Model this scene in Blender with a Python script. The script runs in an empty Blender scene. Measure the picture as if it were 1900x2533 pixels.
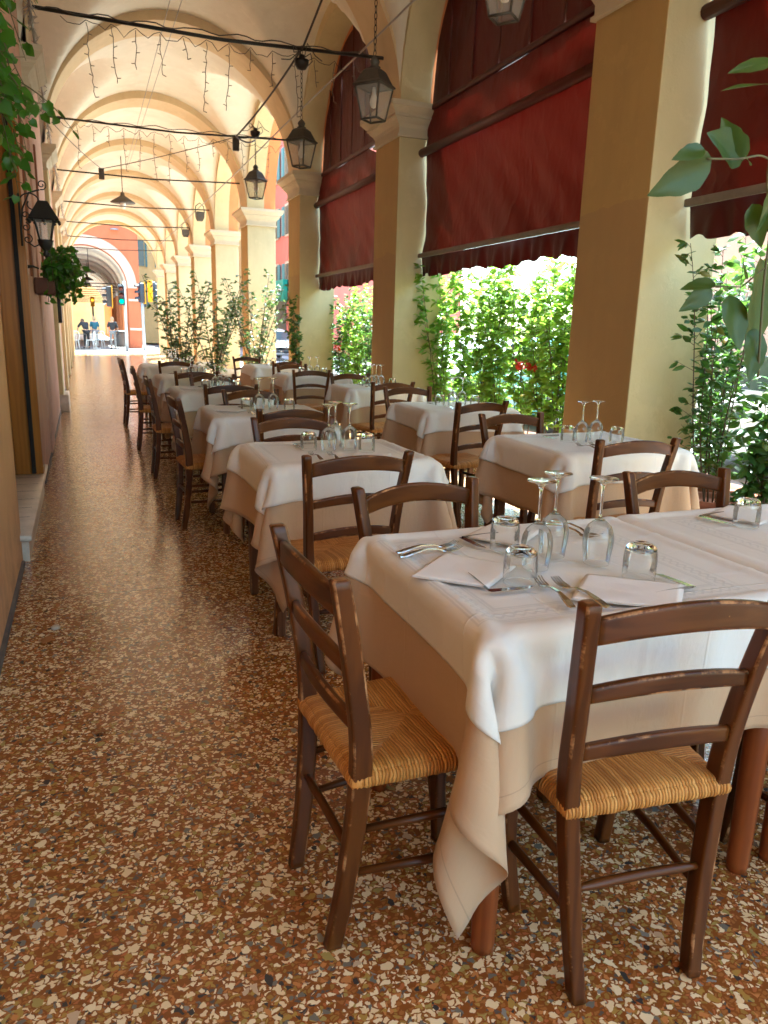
import bpy, math, random
import numpy as np
from mathutils import Vector, Matrix
random.seed(7); RNG = np.random.default_rng(11)
S = bpy.context.scene; COL = S.collection
PI = math.pi

# ------------------------------------------------------------ camera
CF, CP, CY, CR, CH = 1844.24, 0.237485, 0.383119, 0.028794, 1.33215
cam = bpy.data.cameras.new('camera'); camo = bpy.data.objects.new('camera', cam); COL.objects.link(camo)
fw = Vector((math.sin(CY)*math.cos(CP), math.cos(CY)*math.cos(CP), -math.sin(CP)))
r0 = Vector((math.cos(CY), -math.sin(CY), 0)); u0 = r0.cross(fw)
r_ = r0*math.cos(CR)+u0*math.sin(CR); u_ = -r0*math.sin(CR)+u0*math.cos(CR)
M = Matrix((r_, u_, -fw)).transposed().to_4x4(); M.translation = Vector((0, 0, CH))
camo.matrix_world = M
cam.sensor_fit = 'HORIZONTAL'; cam.sensor_width = 36; cam.lens = 36*CF/1900
cam.clip_start = 0.05; cam.clip_end = 600
cam.dof.use_dof = True; cam.dof.focus_distance = 2.3; cam.dof.aperture_fstop = 12
S.camera = camo
# ------------------------------------------------------------ world, sun, exposure
SUN_EL, SUN_AZ = math.radians(61), math.radians(35)    # azimuth measured from +Y towards +X
w = bpy.data.worlds.new('World'); S.world = w; w.use_nodes = True
nt = w.node_tree; nt.nodes.clear()
sk = nt.nodes.new('ShaderNodeTexSky'); sk.sky_type = 'NISHITA'; sk.sun_disc = False
sk.sun_elevation = SUN_EL; sk.sun_rotation = SUN_AZ; sk.air_density = 1.2; sk.dust_density = 2.0
bg = nt.nodes.new('ShaderNodeBackground'); bg.inputs[1].default_value = 0.15
wo = nt.nodes.new('ShaderNodeOutputWorld'); nt.links.new(sk.outputs[0], bg.inputs[0]); nt.links.new(bg.outputs[0], wo.inputs[0])
sun = bpy.data.lights.new('sun', 'SUN'); sun.energy = 4.5; sun.angle = math.radians(0.5); sun.color = (1, .97, .93)
so = bpy.data.objects.new('sun', sun); COL.objects.link(so)
sd = Vector((math.sin(SUN_AZ)*math.cos(SUN_EL), math.cos(SUN_AZ)*math.cos(SUN_EL), math.sin(SUN_EL)))
so.rotation_euler = sd.to_track_quat('Z', 'Y').to_euler(); so.location = (20, 10, 30)
S.view_settings.view_transform = 'Standard'; S.view_settings.look = 'None'; S.view_settings.gamma = 1
S.view_settings.use_curve_mapping = False; S.view_settings.exposure = 3.3
S.view_settings.use_white_balance = True; S.view_settings.white_balance_temperature = 5700; S.view_settings.white_balance_tint = -10
S.render.engine = 'CYCLES'
cy = S.cycles; cy.max_bounces = 24; cy.diffuse_bounces = 6; cy.glossy_bounces = 4; cy.transmission_bounces = 20
cy.transparent_max_bounces = 20; cy.use_denoising = True; cy.sample_clamp_indirect = 6

# ------------------------------------------------------------ materials
class NT:
    def __init__(s, name):
        s.m = bpy.data.materials.new(name); s.m.use_nodes = True; s.t = s.m.node_tree; s.t.nodes.clear()
        s.out = s.n('OutputMaterial')
    def n(s, typ, ins=None, **kw):
        nd = s.t.nodes.new('ShaderNode'+typ)
        for k, v in kw.items(): setattr(nd, k, v)
        for k, v in (ins or {}).items():
            if hasattr(v, 'is_output') or isinstance(v, bpy.types.NodeSocket): s.t.links.new(v, nd.inputs[k])
            else:
                i = nd.inputs[k]
                if isinstance(v, (tuple, list)) and len(v) == 3 and i.type == 'RGBA': v = (*v, 1)
                i.default_value = v
        return nd
    def math(s, op, a, b=0.0, c=None, clamp=False):
        ins = {0: a, 1: b}
        if c is not None: ins[2] = c
        return s.n('Math', ins, operation=op, use_clamp=clamp).outputs[0]
    def vmath(s, op, a, b=(0, 0, 0)): return s.n('VectorMath', {0: a, 1: b}, operation=op).outputs[0]
    def ramp(s, fac, stops, interp='LINEAR'):
        r = s.n('ValToRGB', {0: fac}); cr = r.color_ramp; cr.interpolation = interp
        while len(cr.elements) < len(stops): cr.elements.new(.5)
        for e, (p, c) in zip(cr.elements, stops):
            e.position = p; e.color = (*c, 1) if len(c) == 3 else c
        return r.outputs[0]
    def mix(s, f, a, b, blend='MIX'):
        nd = s.t.nodes.new('ShaderNodeMix'); nd.data_type = 'RGBA'; nd.blend_type = blend
        for i, v in ((0, f), (6, a), (7, b)):
            if isinstance(v, bpy.types.NodeSocket): s.t.links.new(v, nd.inputs[i])
            else: nd.inputs[i].default_value = (*v, 1) if isinstance(v, tuple) and len(v) == 3 else v
        return nd.outputs[2]
    def obj(s): return s.n('TexCoord').outputs['Object']
    def pos(s): return s.n('NewGeometry').outputs['Position']
    def noise(s, vec, scale, detail=3, rough=.55, out=0): return s.n('TexNoise', {'Vector': vec, 'Scale': scale, 'Detail': detail, 'Roughness': rough}).outputs[out]
    def mapping(s, vec, sc=(1, 1, 1), rot=(0, 0, 0)): return s.n('Mapping', {0: vec, 2: rot, 3: sc}).outputs[0]
    def bump(s, h, strength=.3, dist=.01, normal=None):
        ins = {'Height': h, 'Strength': strength, 'Distance': dist}
        if normal is not None: ins['Normal'] = normal
        return s.n('Bump', ins).outputs[0]
    def bsdf(s, color=None, rough=.5, normal=None, **kw):
        b = s.n('BsdfPrincipled')
        def put(k, v):
            if isinstance(v, bpy.types.NodeSocket): s.t.links.new(v, b.inputs[k])
            else: b.inputs[k].default_value = (*v, 1) if isinstance(v, (tuple, list)) and len(v) == 3 else v
        if color is not None: put('Base Color', color)
        put('Roughness', rough)
        if normal is not None: put('Normal', normal)
        for k, v in kw.items(): put(k.replace('_', ' '), v)
        return b
    def done(s, sh):
        s.t.links.new(sh.outputs[0] if hasattr(sh, 'outputs') else sh, s.out.inputs[0]); return s.m

def plain(name, col, rough=.5, var=.15, scale=8, **kw):
    t = NT(name); nz = t.noise(t.obj(), scale, 4)
    c = t.mix(nz, tuple(x*(1-var) for x in col), tuple(min(1, x*(1+var)) for x in col))
    return t.done(t.bsdf(c, rough, t.bump(nz, .15, .004), **kw))

def plaster(name, col, col2=None, stain=None, rough=.85, bump=.25, low=None, patch=.45):
    t = NT(name); p = t.pos()
    a = t.noise(p, 1.1, 5, .6); b = t.noise(p, 9, 5, .65); cshape = t.noise(t.mapping(p, (2.5, 2.5, .5)), 1.6, 4, .6)
    col2 = col2 or tuple(x*.82 for x in col)
    c = t.mix(t.ramp(a, [(.35, (0, 0, 0)), (.68, (1, 1, 1))]), col, col2)
    c = t.mix(t.math('MULTIPLY', t.ramp(cshape, [(.5, (0, 0, 0)), (.75, (1, 1, 1))]), patch), c, stain or tuple(x*.68 for x in col))
    c = t.mix(t.math('MULTIPLY', b, .3), c, tuple(min(1, x*1.15) for x in col))
    fine = t.ramp(t.noise(p, 5, 6, .7), [(.56, (0, 0, 0)), (.60, (1, 1, 1))])
    c = t.mix(t.math('MULTIPLY', fine, .16), c, tuple(min(1, x*1.25) for x in col))
    z_ = t.n('SeparateXYZ', {0: p}).outputs[2]
    if low:      # older, browner repaint up to about head height, with a wavy edge
        zz = t.math('ADD', z_, t.math('MULTIPLY', t.noise(p, 2.4, 3), .16))
        c = t.mix(t.ramp(zz, [(0, (1, 1, 1)), (1, (1, 1, 1))]) if False else t.math('MULTIPLY', t.math('LESS_THAN', zz, 2.28), .45), c, low)
    # scuffs close to the floor
    sc = t.math('MULTIPLY', t.math('SUBTRACT', 1, t.math('DIVIDE', z_, .55), clamp=True), t.ramp(t.noise(p, 7, 5, .7), [(.42, (0, 0, 0)), (.62, (1, 1, 1))]))
    c = t.mix(t.math('MULTIPLY', sc, .55), c, tuple(x*.5 for x in col))
    h = t.math('ADD', t.math('MULTIPLY', b, .5), t.noise(p, 60, 3, .6))
    h = t.math('ADD', h, t.math('MULTIPLY', fine, .25))
    pits = t.ramp(t.noise(p, 14, 2), [(.66, (0, 0, 0)), (.74, (1, 1, 1))])
    h = t.math('SUBTRACT', h, t.math('MULTIPLY', pits, .5))
    return t.done(t.bsdf(c, rough, t.bump(h, bump, .006)))

def terrazzo():
    t = NT('terrazzo'); p = t.pos()
    wob = t.vmath('SCALE', t.vmath('SUBTRACT', t.noise(p, 55, 2, .5, 1), (.5, .5, .5)))
    wob.node.inputs['Scale'].default_value = .018
    q = t.vmath('ADD', p, wob)
    base = t.mix(t.noise(p, 25, 3), (.29, .088, .014), (.20, .056, .009))
    base = t.mix(t.math('MULTIPLY', t.noise(p, 1.2, 3), .5), base, (.22, .09, .04))
    palette = [(0, (.84, .62, .35)), (.36, (.90, .71, .43)), (.57, (.42, .24, .05)), (.65, (.55, .21, .06)), (.74, (.38, .28, .08)),
               (.81, (.17, .15, .12)), (.87, (.035, .033, .035)), (.93, (.62, .42, .26)), (.965, (.27, .24, .20))]
    def layer(scale, keep, edge, seed, stretch=(1, 1, 1), pal=palette, prev=None):
        v = t.mapping(q, stretch, (0, 0, seed)); v = t.vmath('ADD', v, (seed*3.1, seed*1.7, 0))
        c = t.n('TexVoronoi', {'Vector': v, 'Scale': scale, 'Randomness': 1.0}, voronoi_dimensions='2D', feature='F1')
        e = t.n('TexVoronoi', {'Vector': v, 'Scale': scale, 'Randomness': 1.0}, voronoi_dimensions='2D', feature='DISTANCE_TO_EDGE')
        s = t.n('SeparateColor', {0: c.outputs['Color']})
        on = t.math('LESS_THAN', s.outputs[0], keep)
        ed = t.math('GREATER_THAN', e.outputs['Distance'], t.math('ADD', edge, t.math('MULTIPLY', s.outputs[2], .10)))
        m = t.math('MULTIPLY', on, ed)
        colr = t.ramp(s.outputs[1], pal, 'CONSTANT')
        colr = t.mix(t.math('MULTIPLY', t.noise(p, 160, 3), .14), colr, (.3, .2, .1))
        return t.mix(m, prev, colr)
    dark = [(0, (.36, .13, .03)), (.4, (.33, .17, .035)), (.7, (.44, .13, .04)), (.88, (.10, .08, .07))]
    c = layer(80, .68, .09, 1.3, (1, 1.3, 1), dark, base)
    c = layer(86, .42, .12, 0.4, (1.2, 1, 1), palette, c)
    c = layer(57, .42, .12, 2.1, (1, 1.35, 1), palette, c)
    c = layer(38, .16, .12, 3.7, (1.25, 1, 1), palette, c)
    # joint lines between the poured fields
    sy = t.n('SeparateXYZ', {0: p}).outputs[1]
    j = t.math('LESS_THAN', t.math('ABSOLUTE', t.math('SUBTRACT', t.math('MODULO', t.math('ADD', sy, 100.3-3.84-.3+.0), 4.15), 2.07)), .002)
    j = t.math('LESS_THAN', t.math('ABSOLUTE', t.math('SUBTRACT', t.math('PINGPONG', t.math('SUBTRACT', sy, 3.84), 2.075), 0)), .004)
    c = t.mix(j, c, (.06, .04, .03))
    # dusty dull towards the wall
    dirt = t.noise(p, 2.3, 5, .65)
    rg = t.math('ADD', .10, t.math('MULTIPLY', dirt, .20))
    h = t.noise(p, 3.5, 3)
    return t.done(t.bsdf(c, rg, t.bump(h, .12, .01), Specular_IOR_Level=.38, Coat_Weight=.26, Coat_Roughness=.14))

def wood(name, dark, light, axis=2, worn=(.42, .20, .08), rough=.28, wear=1.0):
    t = NT(name); o = t.obj(); rnd = t.n('ObjectInfo').outputs['Random']
    off = t.n('CombineXYZ', {0: t.math('MULTIPLY', rnd, 7), 1: t.math('MULTIPLY', rnd, 3), 2: t.math('MULTIPLY', rnd, 5)}).outputs[0]
    o2 = t.vmath('ADD', o, off)
    sc = [1, 1, 1]; sc[axis] = .07
    g = t.noise(t.mapping(o2, tuple(sc)), 55, 5, .6)
    g2 = t.n('TexWave', {'Vector': t.mapping(o2, tuple(sc)), 'Scale': 9, 'Distortion': 7, 'Detail': 3, 'Detail Scale': 2}).outputs[1]
    c = t.mix(t.ramp(t.math('ADD', t.math('MULTIPLY', g, .6), t.math('MULTIPLY', g2, .4)), [(.36, (0, 0, 0)), (.64, (1, 1, 1))]), dark, light)
    c = t.mix(t.math('MULTIPLY', rnd, .45), c, tuple(v*1.35 for v in light))
    at = t.n('Attribute', attribute_name='wear').outputs['Fac']
    nz = t.noise(o2, 11, 6, .72)
    wm = t.math('MULTIPLY', t.ramp(t.math('ADD', t.math('MULTIPLY', at, .45), t.math('MULTIPLY', nz, .75)), [(.84, (0, 0, 0)), (.93, (1, 1, 1))]), wear)
    spots = t.ramp(t.noise(o2, 75, 2), [(.76, (0, 0, 0)), (.79, (1, 1, 1))])
    wm = t.math('MAXIMUM', wm, t.math('MULTIPLY', spots, .4*wear))
    c = t.mix(wm, c, worn)
    r = t.math('ADD', rough, t.math('ADD', t.math('MULTIPLY', wm, .3), t.math('MULTIPLY', t.noise(o2, 18, 4), .14)))
    return t.done(t.bsdf(c, r, t.bump(t.math('ADD', g, t.math('MULTIPLY', wm, -1)), .12, .002), Specular_IOR_Level=.27))

def rush():
    t = NT('rush'); uv = t.obj(); s = t.n('SeparateXYZ', {0: uv})
    x, y = s.outputs[0], s.outputs[1]
    wob = t.math('MULTIPLY', t.math('SUBTRACT', t.noise(uv, 26, 4), .5), .026)
    ax = t.math('ABSOLUTE', x); ay = t.math('ABSOLUTE', y)
    reg = t.math('GREATER_THAN', ax, t.math('ADD', ay, wob))   # side triangles
    co = t.math('ADD', t.math('MULTIPLY', reg, y), t.math('MULTIPLY', t.math('SUBTRACT', 1, reg), x))
    co = t.math('ADD', co, t.math('MULTIPLY', wob, .45))
    ph = t.math('MULTIPLY', co, 128)
    fr = t.math('FRACT', ph); idx = t.math('FLOOR', ph)
    prof = t.math('SINE', t.math('MULTIPLY', fr, PI))
    rn = t.n('TexWhiteNoise', {'Vector': t.n('CombineXYZ', {0: idx, 1: reg, 2: t.math('SIGN', t.math('ADD', t.math('MULTIPLY', reg, x), t.math('MULTIPLY', t.math('SUBTRACT', 1, reg), y)))}).outputs[0]}, noise_dimensions='3D').outputs[0]
    fib = t.noise(t.mapping(uv, (1, 1, 1)), 190, 4, .7)
    f = t.math('ADD', t.math('MULTIPLY', rn, .32), t.math('ADD', t.math('MULTIPLY', fib, .45), t.math('MULTIPLY', t.noise(uv, 14, 3), .25)))
    c = t.ramp(f, [(.15, (.28, .095, .014)), (.42, (.50, .195, .032)), (.62, (.64, .29, .065)), (.85, (.76, .43, .14))])
    c = t.mix(t.ramp(prof, [(.0, (.8, .8, .8)), (.35, (0, 0, 0))]), c, (.10, .045, .012))
    h = t.math('ADD', prof, t.math('MULTIPLY', fib, .35))
    return t.done(t.bsdf(c, .55, t.bump(h, .9, .004)))

def cloth(name, col, damask=False, W=1.2, D=1.1, creases=True, hem=True):
    t = NT(name); uv = t.n('UVMap').outputs[0]      # metres from the cloth's centre
    s = t.n('SeparateXYZ', {0: uv}); x, y = s.outputs[0], s.outputs[1]
    ex = t.math('SUBTRACT', W/2, t.math('ABSOLUTE', x)); ey = t.math('SUBTRACT', D/2, t.math('ABSOLUTE', y))
    e = t.math('MINIMUM', ex, ey)
    wv = t.math('ADD', t.n('TexWave', {'Vector': uv, 'Scale': 260, 'Distortion': 1}, bands_direction='X').outputs[1], t.n('TexWave', {'Vector': uv, 'Scale': 260, 'Distortion': 1}, bands_direction='Y').outputs[1])
    c = t.mix(t.noise(uv, 7, 4), tuple(v*.94 for v in col), col)
    soft = t.math('ADD', t.noise(uv, 9, 3, .5), t.math('MULTIPLY', t.ramp(t.noise(t.mapping(uv, (1, .45, 1), (0, 0, .6)), 13, 4, .6), [(.42, (0, 0, 0)), (.5, (1, 1, 1)), (.58, (0, 0, 0))]), .10))
    h = t.math('ADD', t.math('MULTIPLY', wv, .035), t.math('MULTIPLY', soft, 1.7))
    rough = .78
    if damask:
        al = t.math('ADD', t.math('MULTIPLY', t.math('LESS_THAN', ex, ey), y), t.math('MULTIPLY', t.math('GREATER_THAN', ex, ey), x))
        def line(c0, hw): return t.math('LESS_THAN', t.math('ABSOLUTE', t.math('SUBTRACT', e, c0)), hw)
        sn = t.math('MULTIPLY', t.math('SINE', t.math('MULTIPLY', al, 2*PI/.052)), .011)
        dd = t.math('ABSOLUTE', t.math('SUBTRACT', t.math('SUBTRACT', e, .265), sn))
        d2 = t.math('ABSOLUTE', t.math('ADD', t.math('SUBTRACT', e, .265), sn))
        scr = t.math('LESS_THAN', t.math('MINIMUM', dd, d2), .0042)
        m = t.math('MAXIMUM', scr, t.math('MAXIMUM', line(.233, .0022), t.math('MAXIMUM', line(.240, .0018), t.math('MAXIMUM', line(.292, .0022), line(.300, .0035)))))
        c = t.mix(t.math('MULTIPLY', m, .9), c, tuple(v*.82 for v in col))
        rough = t.math('SUBTRACT', .72, t.math('MULTIPLY', m, .2))
    if creases:
        for src, p0 in ((x, .17), (x, -.17), (y, .02), (y, -.26), (y, .3)):
            k = t.math('SUBTRACT', 1, t.math('DIVIDE', t.math('ABSOLUTE', t.math('SUBTRACT', src, p0)), .0045), clamp=True)
            h = t.math('ADD', h, t.math('MULTIPLY', k, .75 if damask else .3))
    if hem:
        hl = t.math('LESS_THAN', t.math('ABSOLUTE', t.math('SUBTRACT', e, .018)), .0012)
        c = t.mix(t.math('MULTIPLY', hl, .5), c, tuple(v*.55 for v in col)); h = t.math('SUBTRACT', h, t.math('MULTIPLY', hl, .15))
    b = t.bsdf(c, rough, t.bump(h, .55, .004), Sheen_Weight=.15, Specular_IOR_Level=.25)
    tr = t.n('BsdfTranslucent', {0: tuple(v*.9 for v in col)})
    mx = t.n('MixShader', {0: .18 if damask else .10, 1: b.outputs[0], 2: tr.outputs[0]})
    return t.done(mx)

def leafmat(name, c1, c2, trans=(.35, .55, .06), f=.42, rough=.38):
    t = NT(name); a = t.n('Attribute', attribute_name='rnd').outputs['Fac']
    c = t.ramp(a, [(0, c1), (.8, c2), (.93, tuple(v*1.6 for v in c2)), (1, (.35, .22, .04))])
    c = t.mix(t.math('MULTIPLY', t.noise(t.obj(), 30, 3), .4), c, tuple(v*.6 for v in c1))
    b = t.bsdf(c, rough, t.bump(t.noise(t.obj(), 60, 2), .3, .003), Specular_IOR_Level=.5)
    tc = t.mix(a, trans, tuple(v*.55 for v in trans))
    tr = t.n('BsdfTranslucent', {0: tc})
    return t.done(t.n('MixShader', {0: f, 1: b.outputs[0], 2: tr.outputs[0]}))

def fabric(name, col, trans, f=.25):
    t = NT(name); p = t.obj()
    n1 = t.noise(t.mapping(p, (1, 1, .35), (.5, 0, 0)), 1.9, 2, .4); n2 = t.noise(p, 9, 4, .6)
    c = t.mix(t.noise(p, 2.0, 4), tuple(v*.8 for v in col), tuple(v*1.15 for v in col))
    wv = t.n('TexWave', {'Vector': p, 'Scale': 90, 'Distortion': .5}, bands_direction='Z').outputs[1]
    n3 = t.ramp(t.noise(t.mapping(p, (1, 1, .6), (.7, 0, 0)), 2.6, 3, .5), [(.40, (0, 0, 0)), (.5, (1, 1, 1)), (.60, (0, 0, 0))])
    h = t.math('ADD', t.math('ADD', t.math('MULTIPLY', n1, 2.0), t.math('MULTIPLY', n3, .25)), t.math('ADD', t.math('MULTIPLY', n2, .05), t.math('MULTIPLY', wv, .03)))
    b = t.bsdf(c, .48, t.bump(h, .7, .03), Specular_IOR_Level=.3)
    tr = t.n('BsdfTranslucent', {0: trans})
    return t.done(t.n('MixShader', {0: f, 1: b.outputs[0], 2: tr.outputs[0]}))

def emis(name, col, st):
    t = NT(name); return t.done(t.n('Emission', {0: col, 1: st}))

M_ = {}
M_['terrazzo'] = terrazzo()
M_['wood_z'] = wood('wood_upright', (.044, .0108, .0018), (.092, .027, .004), 2)
M_['wood_x'] = wood('wood_rail', (.044, .0108, .0018), (.092, .027, .004), 0)
M_['wood_y'] = wood('wood_side', (.044, .0108, .0018), (.092, .027, .004), 1)
M_['wood_dark'] = wood('dark_wood', (.030, .010, .006), (.055, .018, .008), 0, wear=.3)  # darker wood for seat frames, tabletops and aprons, with little edge wear
M_['wood_red'] = wood('wood_table_leg', (.12, .026, .006), (.22, .055, .012), 2, worn=(.42, .17, .06), rough=.35)
M_['wood_gray'] = wood('wood_worn_leg', (.085, .035, .018), (.15, .07, .04), 2, worn=(.38, .27, .18), rough=.45)
M_['rush'] = rush()
M_['white_cloth'] = cloth('white_cloth', (.88, .83, .775), True, 1.18, 1.06)
M_['tan_cloth'] = cloth('tan_cloth', (.56, .37, .225), False, 1.6, 1.4)
M_['napkin'] = cloth('napkin_cloth', (.87, .81, .775), False, 9, 9, creases=False, hem=False)
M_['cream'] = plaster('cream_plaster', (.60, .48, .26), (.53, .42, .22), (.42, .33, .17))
M_['ochre_shade'] = plaster('ochre_shade_plaster', (.46, .30, .10), (.41, .26, .09), (.33, .20, .07), low=(.36, .215, .10))  # ochre paint, darkened further to carry the shade of the corridor side
M_['skirt'] = plaster('grey_skirting', (.16, .13, .11))
M_['gap'] = plain('door_gap_shade', (.012, .008, .006), .95)  # near-black colour painted for the shade inside the door slit
M_['strip'] = plaster('brown_strip_paint', (.26, .09, .035))
M_['vault_far'] = plaster('far_vault_plaster', (.86, .84, .78), (.82, .80, .74), (.74, .70, .62))
M_['trough'] = plain('brown_trough', (.10, .035, .02), .8)
M_['strandwire'] = plain('light_strand', (.14, .11, .08), .6)
M_['vault'] = plaster('vault_plaster', (.68, .61, .48), (.62, .55, .42), (.55, .46, .33), bump=.12)
M_['band'] = plaster('arch_plaster', (.60, .45, .26), (.54, .40, .22), (.44, .31, .17), bump=.12)
M_['orange'] = plaster('orange_plaster', (.66, .24, .085), (.58, .20, .07))
M_['pink_wall'] = plaster('pink_wall_plaster', (.60, .33, .22), (.50, .26, .17), (.40, .24, .20), patch=.7)
M_['near_wall'] = plaster('orange_wall_plaster', (.68, .39, .18), (.61, .34, .16), (.50, .26, .13), patch=.7)
M_['capital'] = plaster('capital_stone', (.54, .45, .31), (.47, .39, .26), (.45, .36, .24), bump=.2)
M_['coral'] = plaster('coral_plaster', (.56, .16, .07), (.50, .14, .06))
M_['pink_arch'] = plaster('pale_pink_plaster', (.72, .50, .38))
M_['pinkhouse'] = plaster('pink_house_plaster', (.62, .17, .12), (.55, .15, .10))
M_['yellowhouse'] = plaster('yellow_house_plaster', (.75, .58, .25))
M_['marble'] = plaster('marble', (.58, .47, .36), (.66, .55, .45), (.4, .28, .2), rough=.4, bump=.05)
M_['stone'] = plaster('street_stone', (.31, .29, .28), (.27, .25, .24), rough=.7)
M_['asphalt'] = plain('asphalt', (.24, .24, .25), .85, .2, 40)
M_['door'] = wood('door_wood', (.24, .085, .014), (.33, .12, .02), 2, worn=(.5, .2, .05), rough=.4, wear=.2)
M_['black_metal'] = plain('black_iron', (.028, .024, .020), .5, .3, 30, Metallic=.5)
M_['lantern'] = plain('lantern_iron', (.075, .062, .048), .6, .3, 25, Metallic=.3)
M_['cable'] = plain('cable', (.05, .04, .035), .6)
M_['graycable'] = plain('grey_cable', (.33, .29, .25), .6)
M_['steel'] = plain('cutlery_steel', (.62, .60, .56), .18, .08, 20, Metallic=1.0)
M_['redfab'] = fabric('awning_fabric', (.062, .0035, .0018), (.22, .007, .003), .045)
M_['redfab_d'] = fabric('awning_upper_fabric', (.055, .005, .003), (.12, .006, .004), .02)
M_['redbar'] = plain('awning_roller', (.075, .007, .004), .5)
M_['graybar'] = plain('awning_bar_metal', (.17, .14, .11), .55, .3, 20)
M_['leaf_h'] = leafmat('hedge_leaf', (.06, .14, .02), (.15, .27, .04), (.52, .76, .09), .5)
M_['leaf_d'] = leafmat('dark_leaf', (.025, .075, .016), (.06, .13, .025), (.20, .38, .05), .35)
M_['leaf_s'] = leafmat('shrub_leaf', (.045, .09, .035), (.10, .17, .06), (.25, .38, .10), .35)
M_['ivy'] = leafmat('ivy_leaf', (.035, .12, .012), (.09, .22, .02), (.18, .42, .03), .4)
M_['vine'] = leafmat('near_vine_leaf', (.028, .07, .010), (.07, .12, .018), (.18, .28, .03), .3, .45)
M_['stem'] = plain('green_stem', (.11, .10, .035), .6)
M_['bark'] = plain('bark', (.10, .065, .04), .8, .3, 30)
M_['terracotta'] = plain('terracotta', (.34, .12, .06), .8)
M_['redflower'] = plain('red_petal', (.75, .03, .015), .5)
M_['bulb'] = plain('frosted_bulb', (.85, .83, .78), .3, .02, 5)
M_['white_paint'] = plain('white_paint', (.75, .74, .72), .4, .05)
M_['carpaint'] = plain('white_car_paint', (.75, .76, .78), .2, .02, 3, Coat_Weight=.8)
M_['tealpaint'] = plain('teal_car_paint', (.10, .38, .42), .2, .05, 3, Coat_Weight=.8)
M_['carglass'] = plain('car_window', (.05, .07, .08), .08, .1)
M_['rubber'] = plain('rubber', (.03, .03, .03), .7)
M_['shutter'] = plain('teal_shutter', (.10, .24, .24), .6)
M_['darkglass'] = plain('dark_pane', (.05, .06, .07), .15, .2)
M_['signgreen'] = plain('green_sign', (.03, .26, .18), .4)
M_['yellowbox'] = plain('yellow_traffic_housing', (.85, .42, .02), .4)
M_['bluebox'] = plain('dark_traffic_housing', (.025, .03, .045), .5)
M_['pole'] = plain('galvanised_pole', (.42, .44, .47), .4, .1, 10, Metallic=.6)
M_['greenlamp'] = emis('green_signal', (.05, 1, .45), .22)
M_['amberlamp'] = emis('amber_signal', (1, .5, .03), .3)
M_['lensdark'] = plain('unlit_lens', (.12, .03, .03), .3)
M_['skin'] = plain('skin', (.55, .33, .23), .6)
M_['hair'] = plain('hair', (.10, .06, .04), .7)
M_['hair_l'] = plain('hair_light', (.40, .28, .16), .7)
M_['blackcloth'] = plain('black_clothing', (.02, .02, .025), .8)
M_['graycloth'] = plain('grey_clothing', (.20, .20, .21), .8)
M_['bluecloth'] = plain('blue_clothing', (.03, .12, .17), .8)
M_['bin'] = plain('bin_metal', (.10, .10, .10), .6)
M_['leafdry'] = plain('dry_leaf', (.30, .12, .03), .7)
t = NT('brick'); bk = t.n('TexBrick', {'Vector': t.mapping(t.pos(), (1, 1, 1), (PI/2, 0, PI/2)), 'Color1': (.30, .12, .08), 'Color2': (.22, .09, .06), 'Mortar': (.45, .38, .32), 'Scale': 4.0, 'Mortar Size': .02}); M_['brick'] = t.done(t.bsdf(bk.outputs[0], .85))
t = NT('thin_glass'); fr_ = t.n('Fresnel', {0: 1.5}).outputs[0]; lw = t.n('LayerWeight', {0: .18}).outputs['Facing']
M_['thinglass'] = t.done(t.n('MixShader', {0: t.math('ADD', t.math('MULTIPLY', fr_, .9), t.math('MULTIPLY', t.math('POWER', lw, 4), .12), clamp=True), 1: t.n('BsdfTransparent', {0: (.972, .982, .975)}).outputs[0], 2: t.n('BsdfGlossy', {0: (1, 1, 1), 1: .015}).outputs[0]}))
t = NT('glass'); M_['glass'] = t.done(t.bsdf((1, 1, 1), 0.0, Transmission_Weight=1.0, IOR=1.42, Specular_IOR_Level=.5))
t = NT('lantern_pane'); g1 = t.n('BsdfTransparent', {0: (.93, .90, .86)}); g2 = t.bsdf((.62, .58, .52), .35); M_['pane'] = t.done(t.n('MixShader', {0: .25, 1: g1.outputs[0], 2: g2.outputs[0]}))

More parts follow.
